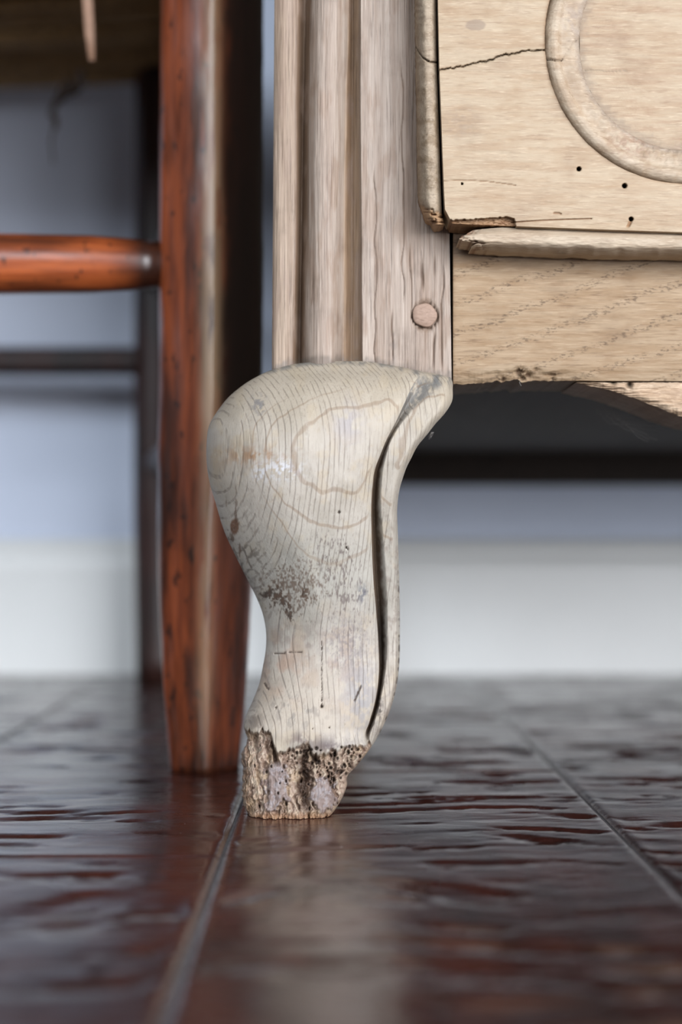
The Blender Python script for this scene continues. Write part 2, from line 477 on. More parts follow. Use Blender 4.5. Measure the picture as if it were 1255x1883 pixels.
# ---- carved foot (cabriole leg)
def build_leg():
    pyr = np.concatenate([np.arange(664, 700, 1.5), np.arange(700, 1340, 2.2), np.arange(1340, 1508, 1.3)])
    n = len(pyr)
    xl = spl(pyr, [(664, 590), (668, 552), (674, 522), (681, 498), (694, 470), (719, 433), (756, 400), (777, 387), (818, 380), (847, 380), (884, 385), (922, 396),
                   (980, 414), (1021, 433), (1071, 458), (1095, 470), (1124, 482), (1157, 489), (1194, 489), (1224, 484), (1257, 477), (1291, 464), (1318, 452), (1338, 449), (1352, 453), (1371, 453), (1378, 448), (1418, 446), (1462, 446), (1485, 450), (1508, 462)])
    xr = spl(pyr, [(664, 690), (668, 706), (674, 738), (681, 768), (688, 806), (694, 828), (700, 832), (715, 833), (737, 832), (757, 821), (781, 800), (799, 786), (821, 768),
                   (842, 757), (860, 748), (880, 741), (897, 736), (937, 731), (975, 732), (1081, 735), (1167, 736), (1218, 735), (1261, 730), (1299, 720),
                   (1327, 709), (1365, 689), (1390, 671), (1413, 652), (1424, 641), (1445, 638), (1472, 627), (1495, 612), (1508, 602)])
    xg = spl(pyr, [(664, 676), (672, 706), (681, 745), (689, 771), (694, 769), (702, 763), (713, 757), (743, 743), (776, 728), (809, 711), (838, 699), (862, 690), (897, 685),
                   (995, 684), (1066, 687), (1124, 692), (1181, 696), (1238, 697), (1281, 692), (1316, 683), (1344, 672), (1362, 656), (1380, 640), (1424, 625), (1508, 590)])
    yf = spl(pyr, [(664, .4936), (670, .4905), (680, .4872), (700, .4810), (730, .4758), (770, .4722), (820, .4708), (880, .4715), (960, .4752), (1050, .4810),
                   (1130, .4852), (1190, .4870), (1250, .4866), (1310, .4850), (1345, .4842), (1400, .4850), (1508, .4853)])
    Dl = spl(pyr, [(664, .001), (672, .004), (690, .010), (730, .019), (800, .025), (950, .024), (1100, .018), (1200, .014), (1320, .013), (1380, .0095), (1508, .009)])
    Dr = spl(pyr, [(664, .0003), (690, .002), (750, .0055), (850, .0065), (1000, .0055), (1150, .004), (1300, .0035), (1380, .008), (1508, .010)])
    g = ss(676, 712, pyr) * (1 - ss(1335, 1376, pyr))
    kb = ss(1338, 1384, pyr)
    pw = spl(pyr, [(664, 2), (1300, 2.05), (1390, 2.7), (1508, 2.7)])
    gdep = spl(pyr, [(664, .25), (700, .28), (730, .4), (780, .8), (820, 1), (1508, 1)])
    gw = spl(pyr, [(664, .5), (700, .60), (715, .52), (743, .28), (776, .14), (810, .12), (860, .22), (950, .34), (1100, .42), (1200, .34), (1280, .24), (1340, .3), (1508, .3)])   # groove share of the strip
    nb, ng, nk = 190, 76, 54
    cols = []; colr = []
    # smooth part / rotten part border (pixel row as a function of x)
    def border(x):
        b = lerp(x, [(440, 1338), (452, 1340), (470, 1346), (492, 1344), (500, 1358), (508, 1378), (520, 1380), (548, 1378), (560, 1362), (568, 1360), (576, 1388), (600, 1384),
                     (625, 1376), (650, 1372), (680, 1366), (700, 1364)])
        return b + (fbm(x / 7., x * 0, 3, 3) - .5) * 20
    xb = xg * (1 - kb) + xr * kb
    s = np.linspace(0, 1, nb)[None, :]; s = s * .75 + .25 * (s * s * (3 - 2 * s)) ; s = np.clip(s, 0, 1)
    # denser at the left silhouette
    s = 1 - (1 - s**1.25)
    pxb = xl[:, None] + (xb - xl)[:, None] * s
    sp = .52
    tl = np.clip((sp - s) / sp, 0, 1); tr = np.clip((s - sp) / (1 - sp), 0, 1)
    p_ = pw[:, None]
    Yb = yf[:, None] + Dl[:, None] * (1 - np.maximum(0, 1 - tl**p_)**(1 / p_)) + \
        (Dr * (1 - kb))[:, None] * tr**2 + (Dr * kb)[:, None] * (1 - np.maximum(0, 1 - tr**3.0)**(1 / 3.0))
    # soft arris at the groove
    Yb = Yb + (g * .0006)[:, None] * np.clip((s - .965) / .035, 0, 1)**2
    Yar = Yb[:, -1]
    t = np.linspace(0, 1, ng + 1)[None, 1:]; t = t**1.25
    pxg = xb[:, None] + (xr - xb)[:, None] * t * (1 - kb)[:, None] + (xr - xb)[:, None] * t * kb[:, None]
    T = t / gw[:, None]
    dep = .0046
    fall = ss(0, .30, T)
    rise = ss(.30, 1.25, T)
    bead = dep * gdep[:, None] * (fall - rise * .80)
    edge = .0046 * np.clip((t - .70) / .30, 0, 1)**2.6
    Yg = Yar[:, None] + g[:, None] * (bead + edge) + (1 - g)[:, None] * (.002 * t + .003 * t**3)
    px = np.hstack([pxb, pxg]); Y = np.hstack([Yb, Yg])
    py = np.repeat(pyr[:, None], px.shape[1], 1)
    tt = np.hstack([np.full_like(pxb, -1), np.repeat(t, n, 0)])
    # ---- surface relief
    bd = border(px)
    rot = ss(-3, 5, py - bd)
    k = px.shape[1]
    sN = np.linspace(0, 1, k)[None, :]
    tool = (fbm(px / 34., py / 60., 5, 3) - .5) * .0007
    wq = fbm(px / 16., py / 16., 15, 3) * 22
    vfib = fbm((px + wq) / 6.0, (py + wq) / 24., 11, 5)
    vf2 = fbm((px + wq) / 14., py / 40., 12, 4)
    pits = fbm(px / 4.2, py / 5.0, 13, 3)
    inset = .0008 + .0034 * np.clip(vf2 - .46, 0, 1) * 2 + .0032 * np.clip(vfib - .46, 0, 1) * 2 + .0012 * (fbm(px / 3., py / 9., 14, 3) - .4)
    # deep rotted gully and notches
    gul = np.exp(-((px - (558 + (py - 1400) * .03 + (vn(py / 14., py * 0, 21) - .5) * 16)) / 9)**2) * ss(1362, 1392, py) * (1 - ss(1478, 1500, py) * .5)
    gul2 = np.exp(-((px - (506 + (vn(py / 10., py * 0, 22) - .5) * 5)) / 4.5)**2) * ss(1346, 1362, py) * (1 - ss(1396, 1412, py))
    gul3 = np.exp(-((px - (470 + (py - 1360) * .10)) / 4.)**2) * ss(1344, 1356, py) * (1 - ss(1384, 1398, py))
    gul4 = np.exp(-((px - (492 + (vn(py / 9., py * 0, 23) - .5) * 3)) / 2.2)**2) * ss(1430, 1442, py) * (1 - ss(1478, 1490, py))
    gul5 = np.exp(-((px - (574 + (py - 1375) * .25)) / 6.)**2) * ss(1366, 1376, py) * (1 - ss(1396, 1410, py))
    deep = np.clip(gul * .0032 * (.55 + .9 * vfib) + gul2 * .0030 + gul3 * .0020 + gul4 * .0012 + gul5 * .0030, 0, .006)
    ph = np.clip(pits - .60, 0, 1) * .010 * ss(1366, 1385, py) * (1 - ss(1424, 1448, py)) * ss(500, 560, px)
    # islands of old finish that still stand proud
    nV = fbm(px / 10., py / 14., 33, 3)
    isl = np.maximum(gauss(px + (nV - .5) * 30, py, 508, 1446, 30, 58), gauss(px + (nV - .5) * 30, py, 596, 1462, 26, 40))
    isl = ss(.42, .58, isl + (fbm(px / 9., py / 16., 31, 3) - .5) * .45) * ss(1395, 1412, py)
    ero = rot * (inset * (1 - .85 * isl) + deep + ph)
    lump = (fbm(px / 20., py / 22., 41, 3) - .5) * .0016 * rot
    # worm holes and little checks on the smooth part
    holes = np.zeros_like(px); hl = []
    for (hx, hy, r) in [(624, 942, 2.4), (637, 1007, 1.9), (508, 1301, 2.0), (592, 1299, 2.7), (640, 1010, 1.2), (575, 1340, 1.2), (606, 1338, 1.2)]:
        holes = np.maximum(holes, 1 - ss(.6, 1.25, np.hypot(px - hx, py - hy) / r))
    rs = np.random.RandomState(4)
    for _ in range(60):
        hx = rs.uniform(545, 705); hy = rs.uniform(1368, 1436) - (hx - 620) * .12; r = rs.uniform(1.3, 3.4)
        holes = np.maximum(holes, (1 - ss(.6, 1.25, np.hypot((px - hx), (py - hy) / rs.uniform(.9, 1.5)) / r)))
    for _ in range(22):
        hx = rs.uniform(456, 630); hy = rs.uniform(1360, 1495); r = rs.uniform(1.0, 2.2)
        holes = np.maximum(holes, (1 - ss(.6, 1.25, np.hypot((px - hx), (py - hy) / 1.7) / r)))
    chk = np.zeros_like(px)
    for (x0, y0, x1, y1, wd) in [(653, 1288, 664, 1262, 1.4), (487, 1257, 494, 1268, 1.6), (592, 1180, 592, 1300, .6), (505, 1202, 555, 1199, .7)]:
        dx, dy = x1 - x0, y1 - y0; L = math.hypot(dx, dy)
        q = np.clip(((px - x0) * dx + (py - y0) * dy) / L**2, 0, 1)
        dd = np.hypot(px - x0 - q * dx, py - y0 - q * dy) + (vn(px / 3., py / 3., 8) - .5) * 1.6
        chk = np.maximum(chk, 1 - ss(wd * .5, wd * 1.6, dd))
    Y = Y + tool + ero + lump * .8 + holes * .0016 + chk * .0006
    G = P(px, py, Y)
    # frayed left edge of the rotted part
    G[:, :, 0] += (1 - sN)**4 * rot * (fbm(py / 6., py * 0, 51, 3) - .4) * .0009
    G[:, :, 2] = np.maximum(G[:, :, 2], .0)
    # ---- back
    L = G[:, 0]; R = G[:, -1]
    ph_ = np.linspace(0, math.pi, nk + 2)[1:-1]
    B = spl(pyr, [(664, .020), (700, .026), (800, .030), (1000, .024), (1150, .018), (1300, .019), (1508, .020)])
    mid = (L + R) / 2; hw = (R - L) / 2
    bk = mid[:, None, :] + hw[:, None, :] * (np.sign(np.cos(ph_)) * np.abs(np.cos(ph_))**.8)[None, :, None]
    bk[:, :, 1] += (B[:, None] * np.sin(ph_)[None, :]**.7)
    bk[:, :, 2] = np.maximum(bk[:, :, 2], 0)
    G = np.concatenate([G, bk], 1)
    # ---- colour of the wood, stain and dirt by place
    base = np.zeros(px.shape + (3,))
    c0 = sa(212, 202, 188)
    base[:] = c0
    def blend(mask, c, a=1.0):
        nonlocal base
        m = np.clip(mask * a, 0, 1)[..., None]
        base = base * (1 - m) + sa(*c) * m
    nA = fbm(px / 60., py / 60., 61, 4); nB = fbm(px / 22., py / 26., 62, 4); nC = fbm(px / 9., py / 12., 63, 4); nD = fbm(px / 5., py / 6., 64, 3); nE = fbm(px / 3.2, py / 4.2, 65, 3)
    blend(ss(.45, .7, nA), (186, 176, 160), .6)
    blend(ss(.52, .72, nB), (214, 196, 168), .5)
    blend(1 - ss(700, 860, py), (204, 188, 162), .55)
    blend(ss(1180, 1260, py) * (1 - ss(1330, 1380, py)), (216, 200, 180), .5)
    # reddish and bluish drifts of worn finish
    blend(gauss(px, py, 520, 1220, 45, 60) * ss(.4, .65, nB), (190, 150, 128), .55)
    blend(gauss(px, py, 625, 1200, 45, 90) * ss(.4, .6, nB), (176, 148, 136), .5)
    blend(gauss(px, py, 664, 1280, 34, 75) * ss(.36, .56, nC), (166, 168, 178), .6)
    blend(gauss(px, py, 640, 1180, 50, 60) * ss(.5, .6, nE) , (146, 136, 140), .6)
    blend(gauss(px, py, 560, 1190, 130, 60) * ss(.5, .62, nC) * ss(.4, .6, nA), (150, 130, 122), .5)
    # knee: tan smear, white scuff, grey rubs
    blend(gauss(px, py, 470, 838, 60, 16) * ss(.42, .62, nC), (178, 134, 92), .8)
    blend(gauss(px, py, 400, 850, 20, 30), (190, 160, 120), .4)
    blend(gauss(px, py, 520, 862, 34, 20) * ss(.46, .56, nD), (238, 238, 242), .95)
    blend(gauss(px, py, 480, 870, 14, 16) * ss(.46, .56, nD), (236, 236, 240), .8)
    blend(gauss(px, py, 476, 745, 14, 22) * ss(.5, .6, nD), (120, 122, 130), .7)
    blend(gauss(px, py, 640, 780, 28, 40) * ss(.4, .6, nB), (178, 176, 190), .5)
    # cool band below the knee
    blend(gauss(px, py, 560, 1060, 190, 90), (196, 194, 184), .7)
    # left side cross-hatched checks
    xh = np.maximum(ss(.86, .97, np.abs(np.sin((px * .62 + py * 1.0) / 7. + nB * 5))), ss(.88, .98, np.abs(np.sin((px * 1.2 - py * .75) / 7.5 + nA * 6))))
    blend(xh * gauss(px, py, 452, 1030, 40, 75) * ss(.35, .6, nC), (104, 92, 80), .75)
    # dark spatter and burnt-looking patches
    bl = gauss(px, py, 512, 1092, 24, 26) + gauss(px, py, 530, 1125, 15, 20) + gauss(px, py, 562, 1088, 12, 24) + .7 * gauss(px, py, 489, 1098, 24, 16) + .5 * gauss(px, py, 548, 1140, 16, 10)
    blend(ss(.60, .68, np.clip(bl, 0, 1) * .34 + nC * .30 + nE * .36), (78, 62, 52), .92)
    blend(ss(.55, .72, gauss(px, py, 540, 1080, 80, 70) * .36 + nE * .62), (120, 98, 82), .8)
    sp_ = gauss(px, py, 640, 1090, 60, 90) + gauss(px, py, 600, 1010, 50, 50) * .8
    blend(ss(.62, .74, np.clip(sp_, 0, 1) * .24 + fbm(px / 2.6, py / 8., 71, 3) * .72), (118, 102, 98), .75)
    blend(gauss(px, py, 667, 1092, 9, 18) * ss(.4, .6, nD), (96, 100, 116), .8)
    brp = gauss(px, py, 432, 968 , 9, 17)
    blend(ss(.35, .6, brp + (nD - .5) * .3), (128, 88, 62), .9)
    blend(ss(.62, .72, fbm(px / 7., py / 22., 72, 3)) * gauss(px, py, 430, 1000, 40, 130), (118, 92, 74), .8)
    # ankle: horizontal tool scratch, dark corner drift
    blend(chk, (84, 66, 54), .95)
    blend(gauss(px, py, 600, 1372, 40, 16) * ss(.3, .55, nC), (112, 96, 98), .85)
    blend(gauss(px, py, 552, 1358, 24, 10) * ss(.3, .55, nC), (130, 110, 106), .7)
    blend(gauss(px, py, 470, 1325, 16, 28) * ss(.35, .6, nC), (120, 104, 92), .7)
    blend(gauss(px, py, 545, 1310, 60, 40) * ss(.55, .68, nC), (150, 142, 134), .6)
    # groove: brown varnish and soot; pale strip
    inG = ((tt >= 0) & (tt < 1.1)).astype(float) * g[:, None]
    Tn = np.clip(tt, 0, 1) / gw[:, None]
    dirt = inG * (1 - ss(.55, 1.05, Tn + (nC - .5) * .5)) * ss(740, 860, py)
    blend(dirt, (100, 76, 54), .92)
    blend(dirt * gauss(px, py, 700, 1165, 14, 55), (52, 42, 34), .9)
    blend(gauss(px, py, 699, 1300 , 7, 24) * ss(.4, .55, nD), (70, 62, 58), .9)
    inT = inG * (1 - ss(.8, 1.5, Tn)) * (1 - ss(740, 800, py))
    blend(inT * ss(.3, .55, nC + .1), (128, 126, 122), .9)
    blend(inG * ss(.9, 1.3, Tn) * ss(.5, .7, nC) * ss(880, 950, py), (168, 154, 142), .6)
    blend(inG * (tt > .93) * ss(.5, .62, nD) * ss(1000, 1100, py), (88, 76, 68), .8)
    # dust on the upper ledge of the knee
    topl = 1 - ss(0, 9, py - lerp(px, [(497, 682), (560, 668), (640, 664), (720, 672), (770, 688), (832, 694)]))
    blend(topl * ss(.35, .55, nC), (132, 132, 128), .8)
    blend(ss(.45, .6, nC) * gauss(px, py, 800, 700, 36, 12), (128, 130, 130), .85)
    # rotted wood
    blend(rot, (190, 164, 144), 1)
    blend(rot * ss(.46, .66, vfib), (138, 110, 92), .8)
    blend(rot * ss(.54, .42, vfib) * ss(.45, .6, nD), (222, 204, 180), .7)
    blend(rot * ss(.5, .7, nB), (206, 178, 144), .6)
    blend(rot * ss(.0026, .0052, ero), (92, 68, 54), .8)
    blend(rot * gul * .8 + gul5 * rot * .7 + gul2 * rot * .6, (84, 60, 46), .9)
    blend(rot * isl, (150, 134, 132), .72)
    blend(rot * isl * ss(.5, .62, nD), (186, 178, 180), .6)
    blend(rot * isl * gauss(px, py, 478, 1425, 14, 40), (110, 80, 70), .8)
    blend(rot * gauss(px, py, 452, 1450, 9, 60), (150, 118, 88), .7)
    blend(ss(1490, 1502, py) * rot, (178, 130, 92), .7)
    blend(holes, (62, 44, 36), .85)
    base = base * .56
    colf = np.concatenate([base, np.repeat(base[:, -1:], nk, 1) * .9], 1)
    n_, m_ = G.shape[:2]
    F = gridfaces(n_, m_, wrap=True, flip=True).tolist()
    F.append(list(range(m_))[::-1][::-1]); F.append([(n_ - 1) * m_ + j for j in range(m_)][::-1])
    return mk('leg', G.reshape(-1, 3), F, M['leg'], chest, True, colf.reshape(-1, 3), label='carved cabriole front leg with a rotted toe')
leg = build_leg()
mirror_copy(leg)['label'] = 'carved cabriole front leg at the far side'

# ---- left upright
def build_stile():
    zt = .86
    zr = np.concatenate([np.arange(zpy(716, YS), .300, .0012), np.linspace(.302, zt, 30)])
    # boundaries as functions of z (bottom .147 -> top .282)
    z0, z1 = zpy(690, YS), zpy(0, YS)
    f = np.clip((zr - z0) / (z1 - z0), -0.3, 1.6)
    wob = lambda s, a: (vn(zr * 40, zr * 0, s) - .5) * a
    e0 = 499 + 4 * f; a1 = 540 + 6 * f + wob(1, 4); g1 = 549 + 10 * f; b0 = 560 + 13 * f + wob(2, 4)
    b1 = 629 + 11 * f + wob(3, 3); h1 = 648 + 2 * f; c0 = 665 - 4 * f + wob(4, 2); c1 = 831.5 - 9 * f
    # fractional columns between the boundaries
    segs = [(e0, a1, 34), (a1, g1, 16), (g1, b0, 16), (b0, b1, 56), (b1, h1, 16), (h1, c0, 18), (c0, c0 + 2.5, 5), (c0 + 2.5, c1, 120)]
    PX = []; 
    for k, (a, b, n) in enumerate(segs):
        t = np.linspace(0, 1, n, endpoint=(k == len(segs) - 1))
        PX.append(a[:, None] + (b - a)[:, None] * t[None])
    PX = np.hstack(PX)
    def rel(px, e0, a1, g1, b0, b1, h1, c0):
        Y = np.full_like(px, YS)
        # outer bead
        t = np.clip((px - e0) / (a1 - e0), 0, 1)
        yA = YS + .0016 + .0042 * (1 - np.sqrt(np.clip(1 - np.abs((t - .55) / .62)**2.6, 0, 1)))
        Y = np.where(px < a1, yA, Y)
        # groove
        yg = YS + .0085
        eA = YS + .0016 + .0042 * (1 - np.sqrt(np.clip(1 - np.abs(.45 / .62)**2.6, 0, 1)))
        t = ss(0, 1, (px - a1) / (g1 - a1)); Y = np.where((px >= a1) & (px < g1), eA * (1 - t) + yg * t, Y)
        eB = YS + .0030
        t = ss(0, 1, (px - g1) / (b0 - g1)); Y = np.where((px >= g1) & (px < b0), yg * (1 - t) + eB * t, Y)
        # main bead
        t = (px - b0) / (b1 - b0)
        yB = YS - .0026 + .0056 * np.clip(np.abs((t - .47) / .5), 0, 1.1)**2.3
        Y = np.where((px >= b0) & (px < b1), yB, Y)
        eB2 = YS - .0026 + .0056 * (.53 / .5)**2.3
        t = ss(0, 1, (px - b1) / (h1 - b1)); Y = np.where((px >= b1) & (px < h1), eB2 * (1 - t) + (YS + .0070) * t, Y)
        t = np.clip((px - h1) / (c0 - h1), 0, 1); Y = np.where((px >= h1) & (px < c0), YS + .0070 - .0026 * t, Y)
        t = np.clip((px - c0) / 2.5, 0, 1); Y = np.where((px >= c0), YS + .0044 * (1 - ss(0, 1, t)), Y)
        return Y
    q = [v[:, None] for v in (e0, a1, g1, b0, b1, h1, c0)]
    Y = rel(PX, *q)
    Z = np.repeat(zr[:, None], PX.shape[1], 1)
    PY = 1004 - (Z - CAMZ) * FPX / YS
    Y += (fbm(PX / 4.0, PY / 90., 81, 4) - .5) * .00045 + (fbm(PX / 25., PY / 120., 82, 3) - .5) * .0007
    # checks in the wood near the peg and along the flat
    chk = np.zeros_like(PX)
    for (x, ya, yb, wd) in [(742, 100, 560, .8), (779, 470, 540, 2.0), (800, 455, 520, 1.2), (722, 560, 680, 1.3), (756, 440, 600, .8), (815, 480, 690, 1.0), (690, 300, 700, .7), (800, 600, 690, 1.5)]:
        dd = np.abs(PX - x - (vn(PY / 40., PY * 0, int(x)) - .5) * 6) / wd
        chk = np.maximum(chk, (1 - ss(.5, 1.5, dd)) * ss(ya, ya + 30, PY) * (1 - ss(yb - 30, yb, PY)))
    Y += chk * .0006
    rp = np.hypot(PX - 783, PY - 579)
    hole = 1 - ss(24.6, 26.2, rp + (vn(PX / 8., PY / 8., 5) - .5) * 2)
    Y += hole * .0014
    Y += ss(.80, 1., (PX - e0[:, None]) * 0)  # no-op keeps shape
    Xw = (PX - 615) * YS / FPX
    G = np.stack([Xw, Y, Z], -1)
    # colour
    C = np.ones(G.shape) * .98
    def tint(m, c, a=1.):
        nonlocal C
        m = np.clip(m * a, 0, 1)[..., None]; C = C * (1 - m) + np.array(c) * m
    inA = ss(-3, 3, PX - a1[:, None] + 2) * (1 - ss(-3, 3, PX - b0[:, None]))
    inH = ss(-4, 3, PX - b1[:, None]) * (1 - ss(-2, 2, PX - c0[:, None]))
    nz = fbm(PX / 14., PY / 60., 84, 4)
    tint(1 - ss(-8, 3, PX - a1[:, None]), (.84, .76, .66), .85)
    tint(inA, (.46, .36, .27), .9)
    tint(inH, (.70, .57, .42), .9)
    tint(ss(.52, .7, nz), (.80, .72, .66), .7)
    tint(ss(720, 760, PX) * (1 - ss(380, 470, PY)), (.72, .62, .54), .8)  # drawer lip's shadow on the upright, painted in as brown
    tint(chk, (.35, .26, .20), .9)
    # soot and dust where the upright meets the knee
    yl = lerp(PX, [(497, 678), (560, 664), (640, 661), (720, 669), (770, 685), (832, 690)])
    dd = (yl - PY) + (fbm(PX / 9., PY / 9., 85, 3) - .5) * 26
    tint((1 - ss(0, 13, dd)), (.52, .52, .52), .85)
    tint(gauss(PX, PY, 722, 640, 7, 34) * ss(.4, .6, fbm(PX / 5., PY / 9., 86, 3)), (.5, .5, .53), .8)
    tint(hole * (rp > 22.2), (.3, .22, .17), .9)
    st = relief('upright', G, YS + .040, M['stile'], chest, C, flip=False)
    # peg
    th = np.linspace(0, 2 * math.pi, 40, endpoint=False)
    px0, py0 = 782, 578
    rr = 22.2 * (1 + .04 * np.cos(2 * th + 1) + .03 * np.cos(5 * th))
    mpx = FPX / YS
    V = []; rings = [(1.0, .0010), (1.0, -.0003), (.93, -.0006), (.5, -.0007)]
    for (k, dy) in rings:
        for a, r in zip(th, rr):
            V.append(((px0 - 615 + math.cos(a) * r * k) / mpx, YS + dy, CAMZ + (1004 - py0 + math.sin(a) * r * k) / mpx))
    V.append(((px0 - 615) / mpx, YS - .0007, CAMZ + (1004 - py0) / mpx))
    F = gridfaces(4, 40, wrap=True, flip=False).tolist()
    F += [[120 + j, 120 + (j + 1) % 40, 160] for j in range(40)]
    mk('peg', V, F, M['peg'], st, True, label='round oak peg end set in the upright')
    return st
M['peg'] = oak('peg_end_grain', 'x', srgb(196, 166, 146), srgb(176, 146, 126), srgb(120, 92, 76), 1600, 400, use_attr=False, pore=.5)
stile = build_stile()
mirror_copy(stile)

# ---- rail with the scalloped lower edge
def extend_x(px_fine_end, X_end, Y, step=.012):
    a = xpx(px_fine_end, Y)
    n = max(2, int((X_end - a) / step))
    return (np.linspace(a, X_end, n)[1:]) * FPX / Y + 615

def build_rail():
    YR = YS + .0003
    xs = np.concatenate([np.linspace(834.0, 1290, 300), extend_x(1290, XC * 2 + .0215 - (834 - 615) * YR / FPX + 0.0 - .0215, YR)])
    mir = lambda px: np.where(px > 615 + XC * FPX / YR, 2 * (615 + XC * FPX / YR) - px, px)
    xm = mir(xs)
    bot = lerp(xm, [(832, 705), (850, 707), (880, 705), (905, 703), (915, 699), (922, 703), (938, 700), (952, 697), (960, 703), (985, 700), (1015, 700.5), (1060, 700), (1160, 700.5), (1300, 701), (2600, 701)])
    bot = bot + (fbm(xs / 7., xs * 0, 91, 3) - .5) * 3 * (xs < 1050)
    top = zpy(415, YR)
    v = np.concatenate([np.linspace(0, .9, 120), np.linspace(.905, 1, 22)])[:, None]
    yt = 395.0
    PY = yt + (bot[None, :] - yt) * v
    PX = np.repeat(xs[None, :], len(v), 0)
    Y = np.full_like(PX, YR) + (fbm(PX / 60., PY / 6., 92, 4) - .5) * .00035
    # worn, rounded and gouged lower edge
    d = bot[None, :] - PY
    edge = 1.0 - .65 * ss(1010, 1110, xm[None, :])
    n9 = fbm(PX / 30., PY / 8., 93, 4)
    Y += edge * .0022 * np.clip(1 - d / (26 + (n9 - .5) * 26), 0, 1)**1.5
    gz = np.zeros_like(PX)
    for (x, y, rx, ry, a) in [(957, 684, 10, 8, 1), (972, 690, 8, 7, .8), (962, 696, 7, 6, .9), (925, 698, 5, 6, .8), (1015, 690, 14, 3, .6), (1017, 697, 5, 5, .7), (985, 680, 8, 4, .5)]:
        gz = np.maximum(gz, a * gauss(PX, PY, x, y, rx, ry))
    gz = gz * ss(.3, .6, fbm(PX / 4., PY / 4., 94, 3) + .15)
    Y += gz * .0022
    G = P(PX, PY, Y)
    C = np.ones(G.shape)
    def tint(m, c, a=1.):
        nonlocal C
        m = np.clip(m * a, 0, 1)[..., None]; C = C * (1 - m) + np.array(c) * m
    nz = fbm(PX / 40., PY / 10., 95, 4)
    tint(ss(.5, .7, nz), (.86, .80, .74), .7)
    tint((1 - ss(462, 500, PY + (nz - .5) * 26)) , (.52, .48, .50), .75)  # shadow under the drawer lip painted along the rail's top
    tint(edge * (1 - ss(8, 34, d + (n9 - .5) * 22)), (.88, .93, .98), .55)
    tint(ss(.35, .7, gz), (.28, .22, .18), .9)
    tint((1 - ss(0, 9, PX - 832)), (.6, .5, .42), .6)
    r = relief('rail', G, YS + .036, M['rail'], chest, C, flip=True)
    # small fleck of plaster stuck to the edge
    # lower strip below the long split
    xs2 = np.concatenate([np.linspace(1061, 1300, 160), extend_x(1300, XC, YR)])
    xs2 = np.concatenate([xs2, (2 * (615 + XC * FPX / YR) - xs2)[::-1][1:]])
    xm2 = mir(xs2)
    top2 = 703.2 + 0 * xs2 + np.where(xs2 < 1300, (fbm(xs2 / 9., xs2 * 0, 96, 3) - .5) * 1.6, 0)
    bot2 = spl(xm2, [(1061, 704.2), (1075, 707), (1100, 712), (1150, 727), (1200, 745), (1255, 767), (1320, 782), (1400, 792), (1500, 796), (2600, 796)])
    bot2 = bot2 + np.where(xs2 < 1300, (fbm(xs2 / 8., xs2 * 0, 97, 3) - .5) * 4 * ss(1061, 1080, xs2), 0)
    v = np.linspace(0, 1, 44)[:, None]
    PY = top2[None] + (bot2 - top2)[None] * v; PX = np.repeat(xs2[None], 44, 0)
    Y = YR + .0004 + (fbm(PX / 30., PY / 4., 98, 4) - .5) * .0016 * (PX < 1320)
    Y = Y + .0020 * np.clip(1 - (bot2[None] - PY) / 14, 0, 1)**1.5
    nk = np.maximum(gauss(PX, PY, 1158, 707, 5, 7), gauss(PX, PY, 1127, 703, 6, 4))
    Y = Y + nk * .003
    G = P(PX, PY, Y)
    C = np.ones(G.shape) * np.array((.95, .86, .80))
    nz = fbm(PX / 18., PY / 4., 99, 4)
    m = ss(.48, .62, nz)[..., None]; C = C * (1 - m) + np.array((1.12, 1.05, 1.0)) * m
    m = np.clip(nk, 0, 1)[..., None]; C = C * (1 - m) + .2 * m
    relief('scalloped_strip', G, YS + .036, M['trim'], chest, C, flip=True, label='scalloped lower strip split from the rail')
build_rail()

# ---- carcass
XR2 = 2 * XC + .0215
box('side_panel', -.0200, -.0080, YS + .040, 1.005, .135, .855, M['oakplain'], chest, .001)
box('side_panel', XR2 - .0135, XR2 - .0015, YS + .040, 1.005, .135, .855, M['oakplain'], chest, .001)
box('bottom_board', -.0080, XR2 - .0135, YS + .037, 1.005, .158, .172, M['carcass'], chest, .001)
box('back_board', -.0200, XR2 - .0015, .9955, 1.013, .1362, .855, M['carcass'], chest, .001)
box('chest_top', -.040, XR2 + .020, .462, 1.028, .861, .888, M['oakplain'], chest, .004)
for xx in (-.018, XR2 - .0395):
    V = []; nseg = 12
    for i in range(nseg + 1):
        z = .150 * i / nseg; k = 1 - .30 * math.sin(min(1, i / nseg * 1.1) * math.pi) * .5
        for (a, b) in ((0, 0), (1, 0), (1, 1), (0, 1)):
            V.append((xx + .019 + (a - .5) * .036 * k, .975 + (b - .5) * .036 * k, z))
    F = [[i * 4 + j, i * 4 + (j + 1) % 4, (i + 1) * 4 + (j + 1) % 4, (i + 1) * 4 + j] for i in range(nseg) for j in range(4)]
    F += [[3, 2, 1, 0], [nseg * 4 + j for j in range(4)]]
    mk('back_leg', V, F, M['oakplain'], chest, False)

